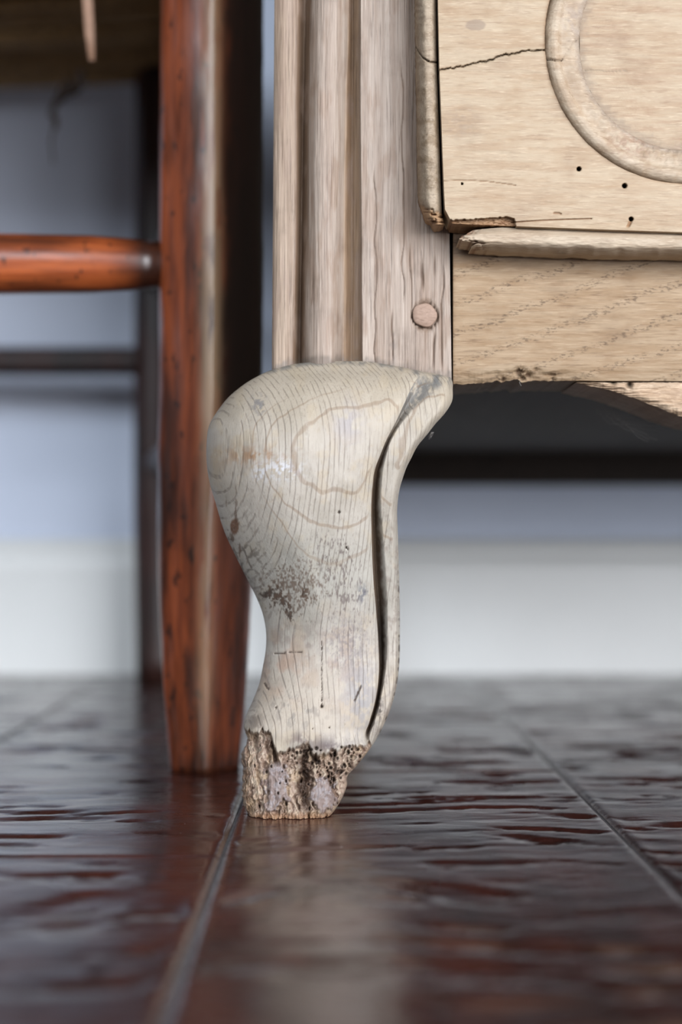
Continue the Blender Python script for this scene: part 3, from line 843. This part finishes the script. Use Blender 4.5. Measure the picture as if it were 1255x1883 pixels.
# ---- lowest drawer
ZT = .3375
def build_drawer():
    RX = XC * 2 - (806 - 615) * YD / FPX      # world x of the right end
    mpx = FPX / YD
    xr_px = 615 + RX * mpx
    cx, cy, R0 = 1270.0, 70.0, 267.0
    cxr = 2 * (615 + XC * mpx) - cx
    ptop = 1004 - (ZT - CAMZ) * mpx
    v0 = np.concatenate([np.linspace(ptop, -10, 30), np.linspace(-8, 1, 6)])
    u = np.concatenate([np.linspace(0, 1, 300), 1 + (np.linspace(0, 1, 70)[1:])])
    rows = np.concatenate([np.linspace(ptop, -8, 34), np.arange(-6, 404, 1.6), np.linspace(405, 430, 30)])
    # map the last rows on to the real lower edge
    lf = lerp(rows, [(ptop, 803), (0, 806.0), (120, 808.5), (282, 814.5), (400, 819), (412, 824), (430, 832)])
    PX = np.where(u[None] <= 1, lf[:, None] + (1310 - lf)[:, None] * np.clip(u, 0, 1)[None], 1310 + (xr_px - 1310) * (u[None] - 1))
    low = lerp(PX[-1], [(806, 409), (840, 411.5), (903, 414), (1007, 418), (1112, 422), (1255, 427), (1500, 434), (xr_px, 434)])
    k = (rows[:, None] - ptop) / (430 - ptop)
    # stretch only the lowest stretch of rows
    w_ = ss(330, 430, rows)[:, None]
    PY = rows[:, None] + w_ * (low[None] - 430) + 0 * PX
    Y = np.full(PX.shape, YD)
    # shape noise
    Y += (fbm(PX / 34., PY / 5., 101, 4) - .5) * .00035 + (fbm(PX / 160., PY / 90., 102, 3) - .5) * .0010
    # inside the oval the ground is cut back for the field
    dl = np.hypot(PX - cx, PY - cy); dr = np.hypot(PX - cxr, PY - cy)
    dist = np.where(PX < cx, dl, np.where(PX > cxr, dr, np.abs(PY - cy)))
    inside = 1 - ss(R0 - 2.0, R0 + .6, dist)
    Y += inside * .0034
    # split across the board
    yc = lerp(PX, [(790, 132), (808, 128), (822, 126.5), (850, 122), (880, 116), (905, 109), (930, 101), (960, 95), (985, 92), (1006, 91)]) + (vn(PX / 6., PX * 0, 7) - .5) * 3.5
    crk = (1 - ss(.7, 2.0, np.abs(PY - yc) - .3 + .5 * vn(PX / 9., PX * 0, 9))) * (PX < 1006)
    Y += crk * .0022
    step = ss(-1, 1, PY - yc) * (PX < 1006) * np.exp(-np.abs(PY - yc) / 30) * .00025
    Y -= step
    # faint second check and broken lower corner
    ch2 = np.zeros_like(PX)
    for pts, x0, x1, wd in [([(812, 333), (860, 331), (900, 334), (950, 341)], 812, 950, .5), ([(940, 409), (1000, 405), (1090, 402)], 940, 1090, .8), ([(800, 388), (1029, 392), (1033, 394)], 1018, 1033, 1.2)]:
        y_ = lerp(PX, pts); ch2 = np.maximum(ch2, (1 - ss(wd * .6, wd * 2, np.abs(PY - y_))) * (PX > x0) * (PX < x1))
    Y += ch2 * .0006
    brk_y = lerp(PX, [(800, 403), (816, 404.5), (850, 404.5), (875, 402.5), (910, 400), (940, 399), (947, 404), (952, 430)]) + (fbm(PX / 5., PX * 0, 11, 3) - .5) * 4
    brk = ss(-1, 1.5, PY - brk_y) * (PX < 952)
    Y += brk * (.0016 + .0016 * fbm(PX / 6., PY / 2., 12, 3))
    holes = np.zeros_like(PX)
    for (hx, hy, r) in [(1065, 311, 4.2), (1149, 342, 4.6), (850, 338, 1.9), (1161, 403, 4.2)]:
        holes = np.maximum(holes, 1 - ss(.7, 1.15, np.hypot(PX - hx, PY - hy) / r))
    Y += holes * .0040
    sl = (1 - ss(2, 4, np.abs(PX - (1161 - (PY - 405) * .45)))) * ss(404, 408, PY) * (1 - ss(415, 420, PY))
    Y += sl * .0008
    G = P(PX, PY, Y)
    C = np.ones(G.shape)
    def tint(m, c, a=1.):
        nonlocal C
        m = np.clip(m * a, 0, 1)[..., None]; C = C * (1 - m) + np.array(c) * m
    nz = fbm(PX / 50., PY / 22., 103, 4); n2 = fbm(PX / 12., PY / 5., 104, 4)
    tint(ss(.5, .72, nz), (.92, .88, .84), .8)
    tint(gauss(PX, PY, 840, 225, 40, 30) * ss(.4, .6, n2), (.84, .86, .92), .7)
    tint(ss(.4, .6, gauss(PX, PY, 875, 46, 22, 12) + (n2 - .5) * .3), (.66, .64, .68), .8)
    tint(crk, (.22, .20, .18), .95)
    tint(np.exp(-np.abs(PY - yc) / 5) * (PX < 1006), (.80, .79, .76), .5)
    tint(ch2, (.5, .36, .28), .9)
    tint(brk, (.72, .54, .40), .9)
    tint(brk * ss(.5, .65, n2), (.45, .28, .18), .8)
    tint(holes, (.05, .035, .03), 1)
    tint(sl, (.62, .42, .28), .9)
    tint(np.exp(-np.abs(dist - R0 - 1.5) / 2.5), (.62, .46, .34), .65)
    dr_ = empty('drawer', (0, 0, 0)); dr_.parent = chest; dr_.location = (0, -.24, .264)
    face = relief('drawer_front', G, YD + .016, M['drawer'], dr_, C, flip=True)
    # ---- oval moulding, swept round a stadium path
    prof = [(-.0001, .0030), (.0003, .0010), (.0007, -.0004), (.0014, -.0014), (.0024, -.0021), (.0035, -.0023), (.0045, -.0020), (.0053, -.0013), (.0060, -.0009),
            (.0072, -.0008), (.0090, -.0007), (.0106, -.0003), (.0118, .0003), (.0124, .0009), (.0126, .0030)]
    # finer profile
    pd = np.array(prof); tq = np.linspace(0, len(prof) - 1, 46)
    pr = np.stack([np.interp(tq, np.arange(len(prof)), pd[:, 0]), np.interp(tq, np.arange(len(prof)), pd[:, 1])], 1)
    path = []; Rw = R0 / mpx
    ccx = (cx - 615) / mpx; ccz = CAMZ + (1004 - cy) / mpx; ccr = (cxr - 615) / mpx
    for a in np.linspace(math.pi * .5, math.pi * 1.5, 420): path.append((ccx, ccz, math.cos(a), math.sin(a)))
    for x in np.linspace(ccx, ccr, 60)[1:-1]: path.append((x, ccz, 0, -1))
    for a in np.linspace(-math.pi * .5, math.pi * .5, 90): path.append((ccr, ccz, math.cos(a), math.sin(a)))
    for x in np.linspace(ccr, ccx, 60)[1:-1]: path.append((x, ccz, 0, 1))
    pa = np.array(path)
    d = pr[:, 0][None]; h = pr[:, 1][None]
    Xw = pa[:, 0:1] + pa[:, 2:3] * (Rw - d); Zw = pa[:, 1:2] + pa[:, 3:4] * (Rw - d)
    PXm = 615 + Xw * mpx; PYm = 1004 - (Zw - CAMZ) * mpx
    Yw = YD + h + (fbm(PXm / 16., PYm / 16., 111, 4) - .5) * .0006 * (d < .0125)
    ng_ = ss(.006, .0075, d) * (1 - ss(.0115, .0122, d))
    carve = fbm(PXm / 7., PYm / 7., 112, 3)
    low_ = ss(140, 260, PYm) * (PXm < 1400)
    Yw = Yw + ng_ * (carve - .5) * .0008 * (.4 + low_)
    # the split runs through the moulding too
    yc2 = lerp(PXm, [(1000, 98), (1012, 104), (1024, 108), (1036, 106), (1046, 90), (1056, 74), (1066, 66)])
    ck = (1 - ss(.8, 2.2, np.abs(PYm - yc2))) * (PXm < 1066) * np.where(PXm < 1038, 1, .35)
    Yw = Yw + ck * .0014
    C = np.ones(Xw.shape + (3,)) * .97
    def t2(m, c, a=1.):
        nonlocal C
        m = np.clip(m * a, 0, 1)[..., None]; C = C * (1 - m) + np.array(c) * m
    nn = fbm(PXm / 22., PYm / 22., 113, 4)
    d_ = d + 0 * PXm
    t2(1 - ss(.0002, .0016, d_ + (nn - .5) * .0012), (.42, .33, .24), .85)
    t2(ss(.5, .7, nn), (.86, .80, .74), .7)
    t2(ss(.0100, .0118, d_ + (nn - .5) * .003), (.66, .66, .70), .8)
    t2(gauss(PXm, PYm, 1160, 262, 50, 26) * ss(.42, .58, fbm(PXm / 6., PYm / 5., 115, 3)), (.70, .58, .56), .7)
    t2(gauss(PXm, PYm, 1058, 30, 20, 30) * ss(.4, .6, carve), (.66, .66, .74), .7)
    t2(ck, (.3, .27, .24), .9)
    V = np.stack([Xw, Yw, Zw], -1); n_, m_ = Xw.shape
    F = gridfaces(n_, m_).tolist() + [[(n_ - 1) * m_ + j, (n_ - 1) * m_ + j + 1, j + 1, j] for j in range(m_ - 1)]
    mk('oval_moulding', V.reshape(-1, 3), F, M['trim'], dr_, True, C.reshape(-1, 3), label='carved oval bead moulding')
    # ---- field inside the oval
    ri = Rw - .0122
    xs = np.concatenate([np.linspace(-ri, .012, 170) + ccx, np.linspace(ccx + .016, ccr, 60), ccr + np.linspace(0, ri, 40)[1:]])
    xs = xs[(xs > ccx - ri + 1e-5) & (xs < ccr + ri - 1e-5)]
    hz = np.where(xs < ccx, np.sqrt(np.maximum(0, ri**2 - (xs - ccx)**2)), np.where(xs > ccr, np.sqrt(np.maximum(0, ri**2 - (xs - ccr)**2)), ri))
    v = np.linspace(1, -1, 120)[:, None]
    Zf = ccz + hz[None] * v; Xf = xs[None] + 0 * v
    PXf = 615 + Xf * mpx; PYf = 1004 - (Zf - CAMZ) * mpx
    Yf = YD + .0008 + (fbm(PXf / 50., PYf / 5., 121, 4) - .5) * .0005
    C = np.ones(Xf.shape + (3,))
    nf = fbm(PXf / 60., PYf / 8., 122, 4)
    m = ss(.5, .7, nf)[..., None] * .8; C = C * (1 - m) + np.array((.88, .82, .80)) * m
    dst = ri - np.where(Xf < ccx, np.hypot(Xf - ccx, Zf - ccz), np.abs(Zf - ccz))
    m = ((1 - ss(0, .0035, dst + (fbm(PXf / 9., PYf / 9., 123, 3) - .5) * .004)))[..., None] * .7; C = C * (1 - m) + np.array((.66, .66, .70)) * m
    ckf = (1 - ss(.4, 1.6, np.abs(PYf - (121 + (vn(PXf / 14., PXf * 0, 3) - .5) * 3)))) * (PXf < 1160) * (PXf > 1080)
    Yf = Yf + ckf * .0003; m = ckf[..., None] * .6; C = C * (1 - m) + .5 * m
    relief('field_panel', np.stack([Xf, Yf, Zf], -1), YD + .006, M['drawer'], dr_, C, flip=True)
    # ---- left lip moulding (upright bead)
    rows = np.concatenate([np.linspace(ptop, -6, 30), np.arange(-4, 413, 1.7)])
    L = lerp(rows, [(ptop, 763), (0, 764), (161, 766), (362, 770), (375, 773), (386, 777), (406, 783), (413, 795)]) + (vn(rows / 6., rows * 0, 2) - .5) * 1.5
    Rr = lerp(rows, [(ptop, 801), (0, 802.5), (120, 804), (282, 809.5), (392, 813), (413, 818)])
    t = np.linspace(0, 1, 44)[None]
    PXl = L[:, None] + (Rr - L)[:, None] * t; PYl = rows[:, None] + 0 * t
    Yl = YD + .0010 + .0085 * np.abs((t - .58) / .58)**2.4 * (t < .58) + .0032 * np.abs((t - .58) / .42)**2.6 * (t >= .58)
    Yl = Yl + (fbm(PXl / 14., PYl / 20., 131, 4) - .5) * .0007
    yk = lerp(PXl, [(764, 84), (770, 95), (778, 106), (788, 113), (800, 115), (806, 115)])
    ck = 1 - ss(.7, 2.2, np.abs(PYl - yk))
    bk = ss(0, 8, PYl - lerp(PXl, [(766, 366), (776, 374), (790, 382), (806, 385)]) - (vn(PXl / 5., PYl / 5., 4) - .5) * 6)
    Yl = Yl + ck * .0018 + bk * (.0008 + .0034 * np.clip(fbm(PXl / 14., PYl / 3.5, 132, 3) - .42, 0, 1) * 2)
    C = np.ones(PXl.shape + (3,)) * .93
    nn = fbm(PXl / 12., PYl / 14., 133, 4)
    def t3(m, c, a=1.):
        nonlocal C
        m = np.clip(m * a, 0, 1)[..., None]; C = C * (1 - m) + np.array(c) * m
    t3(ss(.5, .66, nn) * ss(120, 200, PYl) * (1 - ss(330, 360, PYl)), (.62, .56, .48), .7)
    t3(1 - ss(0, .25, t + 0 * PYl), (.75, .62, .48), .6)
    t3(ck, (.25, .2, .16), .95)
    t3(bk, (1.05, .80, .58), .9); t3(bk * ss(.52, .64, fbm(PXl / 14., PYl / 3.5, 132, 3)), (.5, .3, .2), .85)
    relief('side_lip', P(PXl, PYl, Yl), YD + .014, M['vtrim'], dr_, C, flip=True, label='rounded lip moulding with a broken lower end')
    # ---- bottom lip moulding, broken off at its left end
    v = np.linspace(0, 1, 40)[:, None]
    lx = 846 + lerp(v, [(0, 24), (.12, 16), (.25, 4), (.34, 0), (.5, 8), (.6, 22), (.66, 34), (.72, 26), (.8, 22), (.9, 22), (1, 27)]) + (vn(v * 17, v * 0, 6) - .5) * 5
    uu = np.concatenate([np.linspace(0, 1, 240)[None], 1 + np.linspace(0, 1, 60)[None, 1:]], 1)
    PXb = np.where(uu <= 1, lx + (1300 - lx) * np.clip(uu, 0, 1), 1300 + (xr_px - 1300) * (uu - 1))
    tp = lerp(PXb, [(845, 427), (871, 423), (905, 419.5), (925, 418), (1007, 420.5), (1112, 424.5), (1255, 429.5), (1500, 436.5), (xr_px, 436.5)])
    bt = lerp(PXb, [(845, 461), (871, 461), (1011, 465.5), (1030, 468), (1060, 467), (1092, 469.5), (1255, 471.5), (1500, 476), (xr_px, 476)])
    bt = bt + (vn(PXb / 12., PXb * 0, 8) - .5) * 1.6
    PYb = tp + (bt - tp) * v
    Yb = YD + .0002 + .0035 * np.clip((.35 - v) / .35, 0, 1)**2.2 + .0075 * np.clip((v - .45) / .55, 0, 1)**2.4
    Yb = Yb + (fbm(PXb / 30., PYb / 6., 141, 4) - .5) * .0007
    endm = 1 - ss(0, 30, PXb - lx + (fbm(PXb / 5., PYb / 5., 142, 3) - .5) * 26)
    Yb = Yb + endm * (.0008 + .0045 * np.clip(fbm(PXb / 6., PYb / 3., 143, 3) - .4, 0, 1))
    C = np.ones(PXb.shape + (3,))
    m = (endm * ss(.48, .62, fbm(PXb / 6., PYb / 3., 143, 3)))[..., None] * .85; C = C * (1 - m) + np.array((.48, .30, .22)) * m
    dt = gauss(PXb, PYb, 1035, 464, 14, 5)[..., None] * .7; C = C * (1 - dt) + .55 * dt
    relief('bottom_lip', P(PXb, PYb, Yb), YD + .015, M['trim'], dr_, C, flip=True, label='rounded bottom lip moulding, snapped at one end')
    # drawer box behind the front
    xa, xb2 = .050, 2 * XC - .050
    box('drawer_side', xa, xa + .012, YD + .016, .88, .200, .320, M['carcass'], dr_, .001)
    box('drawer_side', xb2 - .012, xb2, YD + .016, .88, .200, .320, M['carcass'], dr_, .001)
    box('drawer_bottom', xa + .012, xb2 - .012, YD + .016, .88, .200, .208, M['carcass'], dr_, .001)
    # small drop handles to either side of the middle, clear of the carved end
    for hx in (XC - .14, XC + .14):
        pts = [(hx + .026 * math.cos(a), YD - .012, .264 - .020 * math.sin(a) * 1.0) for a in np.linspace(0, math.pi, 18)]
        V, F = tube(pts, .0022, 8); mk('drop_handle', V, F, M['iron'], dr_, True)
    return dr_
M['iron'] = simple('aged_brass', srgb(110, 86, 50), .4, 200, .2, .0001)
M['iron'].node_tree.nodes['Principled BSDF'].inputs['Metallic'].default_value = .9
build_drawer()
# plain upper drawers, out of the picture, so that the chest is whole
def upper_drawer(z0, z1):
    e = empty('drawer', (0, 0, 0)); e.parent = chest; e.location = (0, -.24, (z0 + z1) / 2)
    box('drawer_front', .035, 2 * XC - .035, YD, YD + .015, z0, z1, M['oakplainx'], e, .004)
    for hx in (XC - .14, XC + .14):
        pts = [(hx + .026 * math.cos(a), YD - .012, (z0 + z1) / 2 - .020 * math.sin(a)) for a in np.linspace(0, math.pi, 18)]
        V, F = tube(pts, .0022, 8); mk('drop_handle', V, F, M['iron'], e, True)
for z0, z1 in ((.372, .520), (.535, .683), (.698, .846)): upper_drawer(z0, z1)
for z in (.340, .521, .684, .847):
    box('drawer_divider', .0405, 2 * XC - .0405, YS, YS + .030, z + .001, z + (.030 if z < .35 else .013), M['oakplainx'], chest, .001)

# ---- cobweb and dust threads under the rail (part of nothing else, hangs from the chest)
def thread(pts, r):
    return tube([tuple(p) for p in pts], r, 5)
Vw, Fw = [], []
def addt(pts, r):
    V, F = thread(pts, r); k = len(Vw); Vw.extend(V); Fw.extend([[i + k for i in f] for f in F])
rs = np.random.RandomState(3)
for k in range(16):
    a = np.array([1098 + rs.uniform(-4, 30), 748 + rs.uniform(-4, 18)]); b = np.array([1135 + rs.uniform(0, 110), 772 + rs.uniform(-4, 48)])
    pts = []
    for s_ in np.linspace(0, 1, 9):
        q = a * (1 - s_) + b * s_ + rs.uniform(-2, 2, 2) + np.array([0, 6 * math.sin(s_ * math.pi)])
        pts.append(P(q[0], q[1], .522 + .004 * s_))
    addt(pts, .00006)
web = mk('cobweb', Vw, Fw, M['dust'], None, True)
web['label'] = 'dusty grey cobweb strands under the arched rail of the chest'; web['category'] = 'cobweb'
Vw, Fw = [], []
for k in range(9):
    a = np.array([796 + rs.uniform(-2, 2), 797.0]); pts = []
    for s_ in np.linspace(0, 1, 7):
        pts.append(P(a[0] - 5 * s_ + rs.uniform(-1.5, 1.5) , 795 + 14 * s_ * rs.uniform(.3, 1), .500 + .001 * s_))
    addt(pts, .00016)
fl = mk('lint_tuft', Vw, Fw, M['dust'], None, True)
fl['label'] = 'tiny white lint tuft caught behind the knee of the carved foot'; fl['category'] = 'lint'
Vw, Fw = [], []
addt([P(957, 699, .4925), P(956, 704, .4915), P(959, 709, .4915), P(956, 716, .492)], .00010)
fl2 = mk('lint_thread', Vw, Fw, M['dust'], None, True)
fl2['label'] = 'short white lint thread hanging from the chipped edge of the rail'; fl2['category'] = 'lint'

# ------------------------------------------------------------------ CHAIR
YCH = .5955
chair = empty('rush_chair', (-.29, .76, 0), 'red-brown lacquered wooden chair with a woven rush seat', 'chair')

def leg_section(nsub=3):
    # plan of the front post, seen from above (x right, y away), unit half width
    pts = [(-1.0, .25), (-.93, -.42), (-.78, -.60), (.06, -.98), (.18, -.96), (.92, -.30), (1.0, .0), (.85, .70), (.2, 1.0), (-.6, .9)]
    for _ in range(nsub):
        q = []
        for i in range(len(pts)):
            a = pts[i]; b = pts[(i + 1) % len(pts)]
            q.append((.8 * a[0] + .2 * b[0], .8 * a[1] + .2 * b[1])); q.append((.2 * a[0] + .8 * b[0], .2 * a[1] + .8 * b[1]))
        pts = q
    return np.array(pts)

def post(name, tab, Yc, ztop, mat, parent, mirror=None, n=150, wearamp=1.0):
    sec = leg_section()
    z = np.linspace(0, ztop, n)
    py = 1004 - (z - CAMZ) * FPX / (Yc - .012)
    L = spl(py[::-1], tab[0])[::-1]; R = spl(py[::-1], tab[1])[::-1]
    Yl = Yc
    xl = (L - 615) * Yl / FPX; xr = (R - 615) * Yl / FPX
    if mirror is not None:
        xl, xr = 2 * mirror - xr, 2 * mirror - xl
        sec = sec * np.array([-1, 1])
    hw = (xr - xl) / 2; xc = (xl + xr) / 2
    V = np.zeros((n, len(sec), 3))
    V[:, :, 0] = xc[:, None] + hw[:, None] * sec[None, :, 0]
    dpt = .0215 * np.clip(hw / .0215, .5, 1.2)
    V[:, :, 1] = Yc + dpt[:, None] * sec[None, :, 1]
    V[:, :, 2] = z[:, None]
    ang = np.arctan2(sec[:, 1], sec[:, 0])
    nz = (fbm(ang[None] * 3 + 9, z[:, None] * 30, 201, 3) - .5) * .0012
    V[:, :, 0] += nz * np.cos(ang)[None]; V[:, :, 1] += nz * np.sin(ang)[None]
    sx = 1 if mirror is None else -1
    ar = np.exp(-((sec[None, :, 0] * sx - .10) / .17)**2) * (sec[None, :, 1] < -.5)
    wn = fbm(z[:, None] * 60, sec[None, :, 0] * 9, 202, 3)
    up = lerp(z, [(0, .1), (.04, .55), (.12, .5), (.15, .9), (.3, .75), (.5, .6)])[:, None]
    C = np.zeros(V.shape)
    C[..., 0] = np.clip(ar * up * ss(.25, .6, wn + .12) * wearamp, 0, 1)
    C[..., 1] = np.clip((1 - ss(0, .016, z[:, None] + (wn - .5) * .02)) * .6 + ss(.22, .42, sec[None, :, 0] * sx + (wn - .5) * .2) * (sec[None, :, 1] < .1) * lerp(z, [(0, .2), (.08, .45), (.12, .75), (.16, .95), (.5, .95)])[:, None], 0, 1)  # dark foot; contact shade on the chest-side face is painted in
    F = gridfaces(n, len(sec), wrap=True, flip=(mirror is not None)).tolist()
    m_ = len(sec)
    f0 = list(range(m_)); f1 = [(n - 1) * m_ + j for j in range(m_)]
    F += [f0[::-1], f1] if mirror is None else [f0, f1[::-1]]
    return mk(name, V.reshape(-1, 3), F, mat, parent, True, C.reshape(-1, 3))

tabL = [(-2000, 291), (0, 291), (430, 289), (700, 289), (900, 287), (1090, 290), (1240, 298), (1440, 314), (1500, 318)]
tabR = [(-2000, 484), (0, 484), (650, 484), (850, 479), (1000, 471), (1090, 465), (1207, 458), (1338, 449), (1420, 443), (1500, 440)]
XM = -.29   # middle of the chair
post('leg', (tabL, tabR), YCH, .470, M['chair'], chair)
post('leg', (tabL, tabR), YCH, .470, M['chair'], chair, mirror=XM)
# rear posts, they run up into the back
YRR = .985
rearx = -.1225
def rear(xc):
    n = 60; V = []; seg = 20
    pts = [(xc, YRR + max(0, z - .42) * .035, z) for z in np.linspace(0, .92, n)]
    rad = [.0165 * (.86 + .14 * min(1, z / .12)) for z in np.linspace(0, .92, n)]
    for p, r in zip(pts, rad):
        for k in range(seg):
            a = 2 * math.pi * k / seg
            V.append((p[0] + math.cos(a) * r, p[1] + math.sin(a) * r, p[2]))
    F = gridfaces(n, seg, wrap=True).tolist() + [list(range(seg))[::-1], [(n - 1) * seg + k for k in range(seg)]]
    mk('leg', V, F, M['chairdark'], chair)
WALLCLEAR = True
rear(rearx); rear(2 * XM - rearx)

def rung(name, p0, p1, r0, mat, prof=None, n=60, seg=28):
    p0 = np.array(p0); p1 = np.array(p1); V = []; C = []
    ax = (p1 - p0) / np.linalg.norm(p1 - p0)
    u = np.cross(ax, (0, 0, 1)); u /= np.linalg.norm(u); v = np.cross(u, ax)
    for i, s_ in enumerate(np.linspace(0, 1, n)):
        r = r0 * (prof(s_) if prof else 1); c = p0 + (p1 - p0) * s_
        for k in range(seg):
            a = 2 * math.pi * k / seg
            V.append(c + u * math.cos(a) * r + v * math.sin(a) * r)
            L = np.linalg.norm(p1 - p0); e = min(s_, 1 - s_) * L
            d = 1 - ss(.008, .020, e)
            C.append((0, d * .9, 0))
    F = gridfaces(n, seg, wrap=True).tolist() + [list(range(seg))[::-1], [(n - 1) * seg + k for k in range(seg)]]
    return mk(name, V, F, mat, chair, True, C)
zf = CAMZ + (1004 - 485) * .593 / FPX
xe = (292 - 615) * YCH / FPX + .002
def fprof(s_):
    e = min(s_, 1 - s_)
    return float(lerp(e, [(0, .70), (.012, .76), (.03, .82), (.07, .92), (.2, .985), (.5, 1.0)]))
rung('front_rung', (xe, .593, zf), (2 * XM - xe, .593, zf + .001), .0131, M['chairx'], fprof)
zr_ = CAMZ + (1004 - 664) * YRR / FPX
rung('rear_rung', (rearx - .010, YRR, zr_), (2 * XM - rearx + .010, YRR, zr_), .0100, M['chairdarkx'] if 'chairdarkx' in M else M['chairdark'])
for (xa, xb) in (((-.052), rearx + .002), (2 * XM + .052, 2 * XM - rearx - .002)):
    rung('side_rung', (xa, YCH + .018, .150), (xb, YRR - .012, .150), .0085, M['chairdark'])
    rung('side_rung', (xa, YCH + .018, .275), (xb, YRR - .012, .275), .0085, M['chairdark'])
# seat rails and rush
zs = .428
rung('seat_rail', (-.060, YCH, zs + .012), (2 * XM + .060, YCH, zs + .012), .011, M['chairdark'])
rung('seat_rail', (rearx, YRR, zs + .012), (2 * XM - rearx, YRR, zs + .012), .011, M['chairdark'])
rung('seat_rail', (-.056, YCH + .01, zs + .012), (rearx, YRR, zs + .012), .011, M['chairdark'])
rung('seat_rail', (2 * XM + .056, YCH + .01, zs + .012), (2 * XM - rearx, YRR, zs + .012), .011, M['chairdark'])
ny = 34
rs = np.random.RandomState(12)
for i in range(ny):
    f = (i + .5) / ny
    y = .612 + (1.000 - .612) * f
    xr_ = -.052 + (rearx + .052) * f - .008 + .012; xl_ = 2 * XM - xr_
    low = rs.uniform(-.003, .003); sag = rs.uniform(.006, .015)
    for side, zz in (('under', zs), ('top', zs + .026)):
        pts = []
        rr = []
        for s_ in np.linspace(0, 1, 15):
            x = xr_ + (xl_ - xr_) * s_
            w_ = math.sin(math.pi * s_)
            z = zz + low + (-sag * w_**.8 if side == 'under' else -.006 * w_) + rs.uniform(-.0008, .0008)
            pts.append((x, y + rs.uniform(-.0008, .0008), z)); rr.append(.0060 * rs.uniform(.8, 1.15))
        V, F = tube(pts, rr, 8)
        mk('rush_strand', V, F, M['rush'], chair)
# outer wrap over the side rails: short turns of rush
for sgn in (0, 1):
    for i in range(ny):
        f = (i + .5) / ny; y = .612 + (1.000 - .612) * f
        x0 = -.052 + (rearx + .052) * f
        x0 = x0 if sgn == 0 else 2 * XM - x0
        pts = [(x0 + .0155 * math.cos(a), y, zs + .0125 + .0150 * math.sin(a)) for a in np.linspace(-math.pi / 2, math.pi / 2, 7)]
        if sgn: pts = [(2 * x0 - p[0], p[1], p[2]) for p in pts]
        V, F = tube(pts, .0056, 6)
        mk('rush_strand', V, F, M['rush'], chair)
# loose straw end that hangs below the seat
a = P(155, -140, .640); 
pts = [P(156, -340, .640), P(158, -140, .640), P(161, 0, .640), P(165, 60, .640), P(169, 112, .640)]
V = []; 
for p, wd in zip(pts, (.0023, .0023, .0023, .0022, .0014)):
    for (dx, dy) in ((-1, -.25), (-.5, -.4), (.5, -.4), (1, -.25), (1, .25), (-1, .25)):
        V.append((p[0] + dx * wd, p[1] + dy * .0012, p[2]))
F = gridfaces(5, 6, wrap=True, flip=True).tolist() + [[0, 1, 2, 3, 4, 5], [24 + j for j in range(5, -1, -1)]]
mk('loose_straw', V, F, M['straw'], chair, True, label='pale flat straw end hanging loose')
# frayed dark wisps at the back of the seat
for (pl, r) in (([(150, 130), (138, 165), (118, 176), (102, 190), (98, 205)], .0026), ([(125, 150), (112, 172), (100, 196), (92, 212)], .0030),
                ([(150, 140), (144, 160), (138, 172)], .0034), ([(98, 196), (100, 228), (94, 262), (98, 300)], .0009), ([(100, 215), (104, 236)], .0022)):
    pts = [P(x, y, .80 + .004 * i) for i, (x, y) in enumerate(pl)]
    V, F = tube(pts, [r * q for q in np.linspace(1, .45, len(pts))], 6)
    mk('frayed_rush', V, F, M['rushdark'], chair)
# back slats
for z in (.56, .70, .84):
    n = 14; V = []
    x0, x1 = 2 * XM - rearx + .010, rearx - .010
    for i in range(n):
        s_ = i / (n - 1); x = x0 + (x1 - x0) * s_; y = YRR + (z - .42) * .035 - .008 + .012 * math.sin(math.pi * s_)
        h = .026 + .010 * math.sin(math.pi * s_)
        for (dy, dz) in ((-.005, -.024), (.005, -.024), (.005, h), (-.005, h)): V.append((x, y + dy, z + dz))
    F = gridfaces(n, 4, wrap=True).tolist() + [[3, 2, 1, 0], [(n - 1) * 4 + j for j in range(4)]]
    mk('back_slat', V, F, M['chairdark'], chair, False)
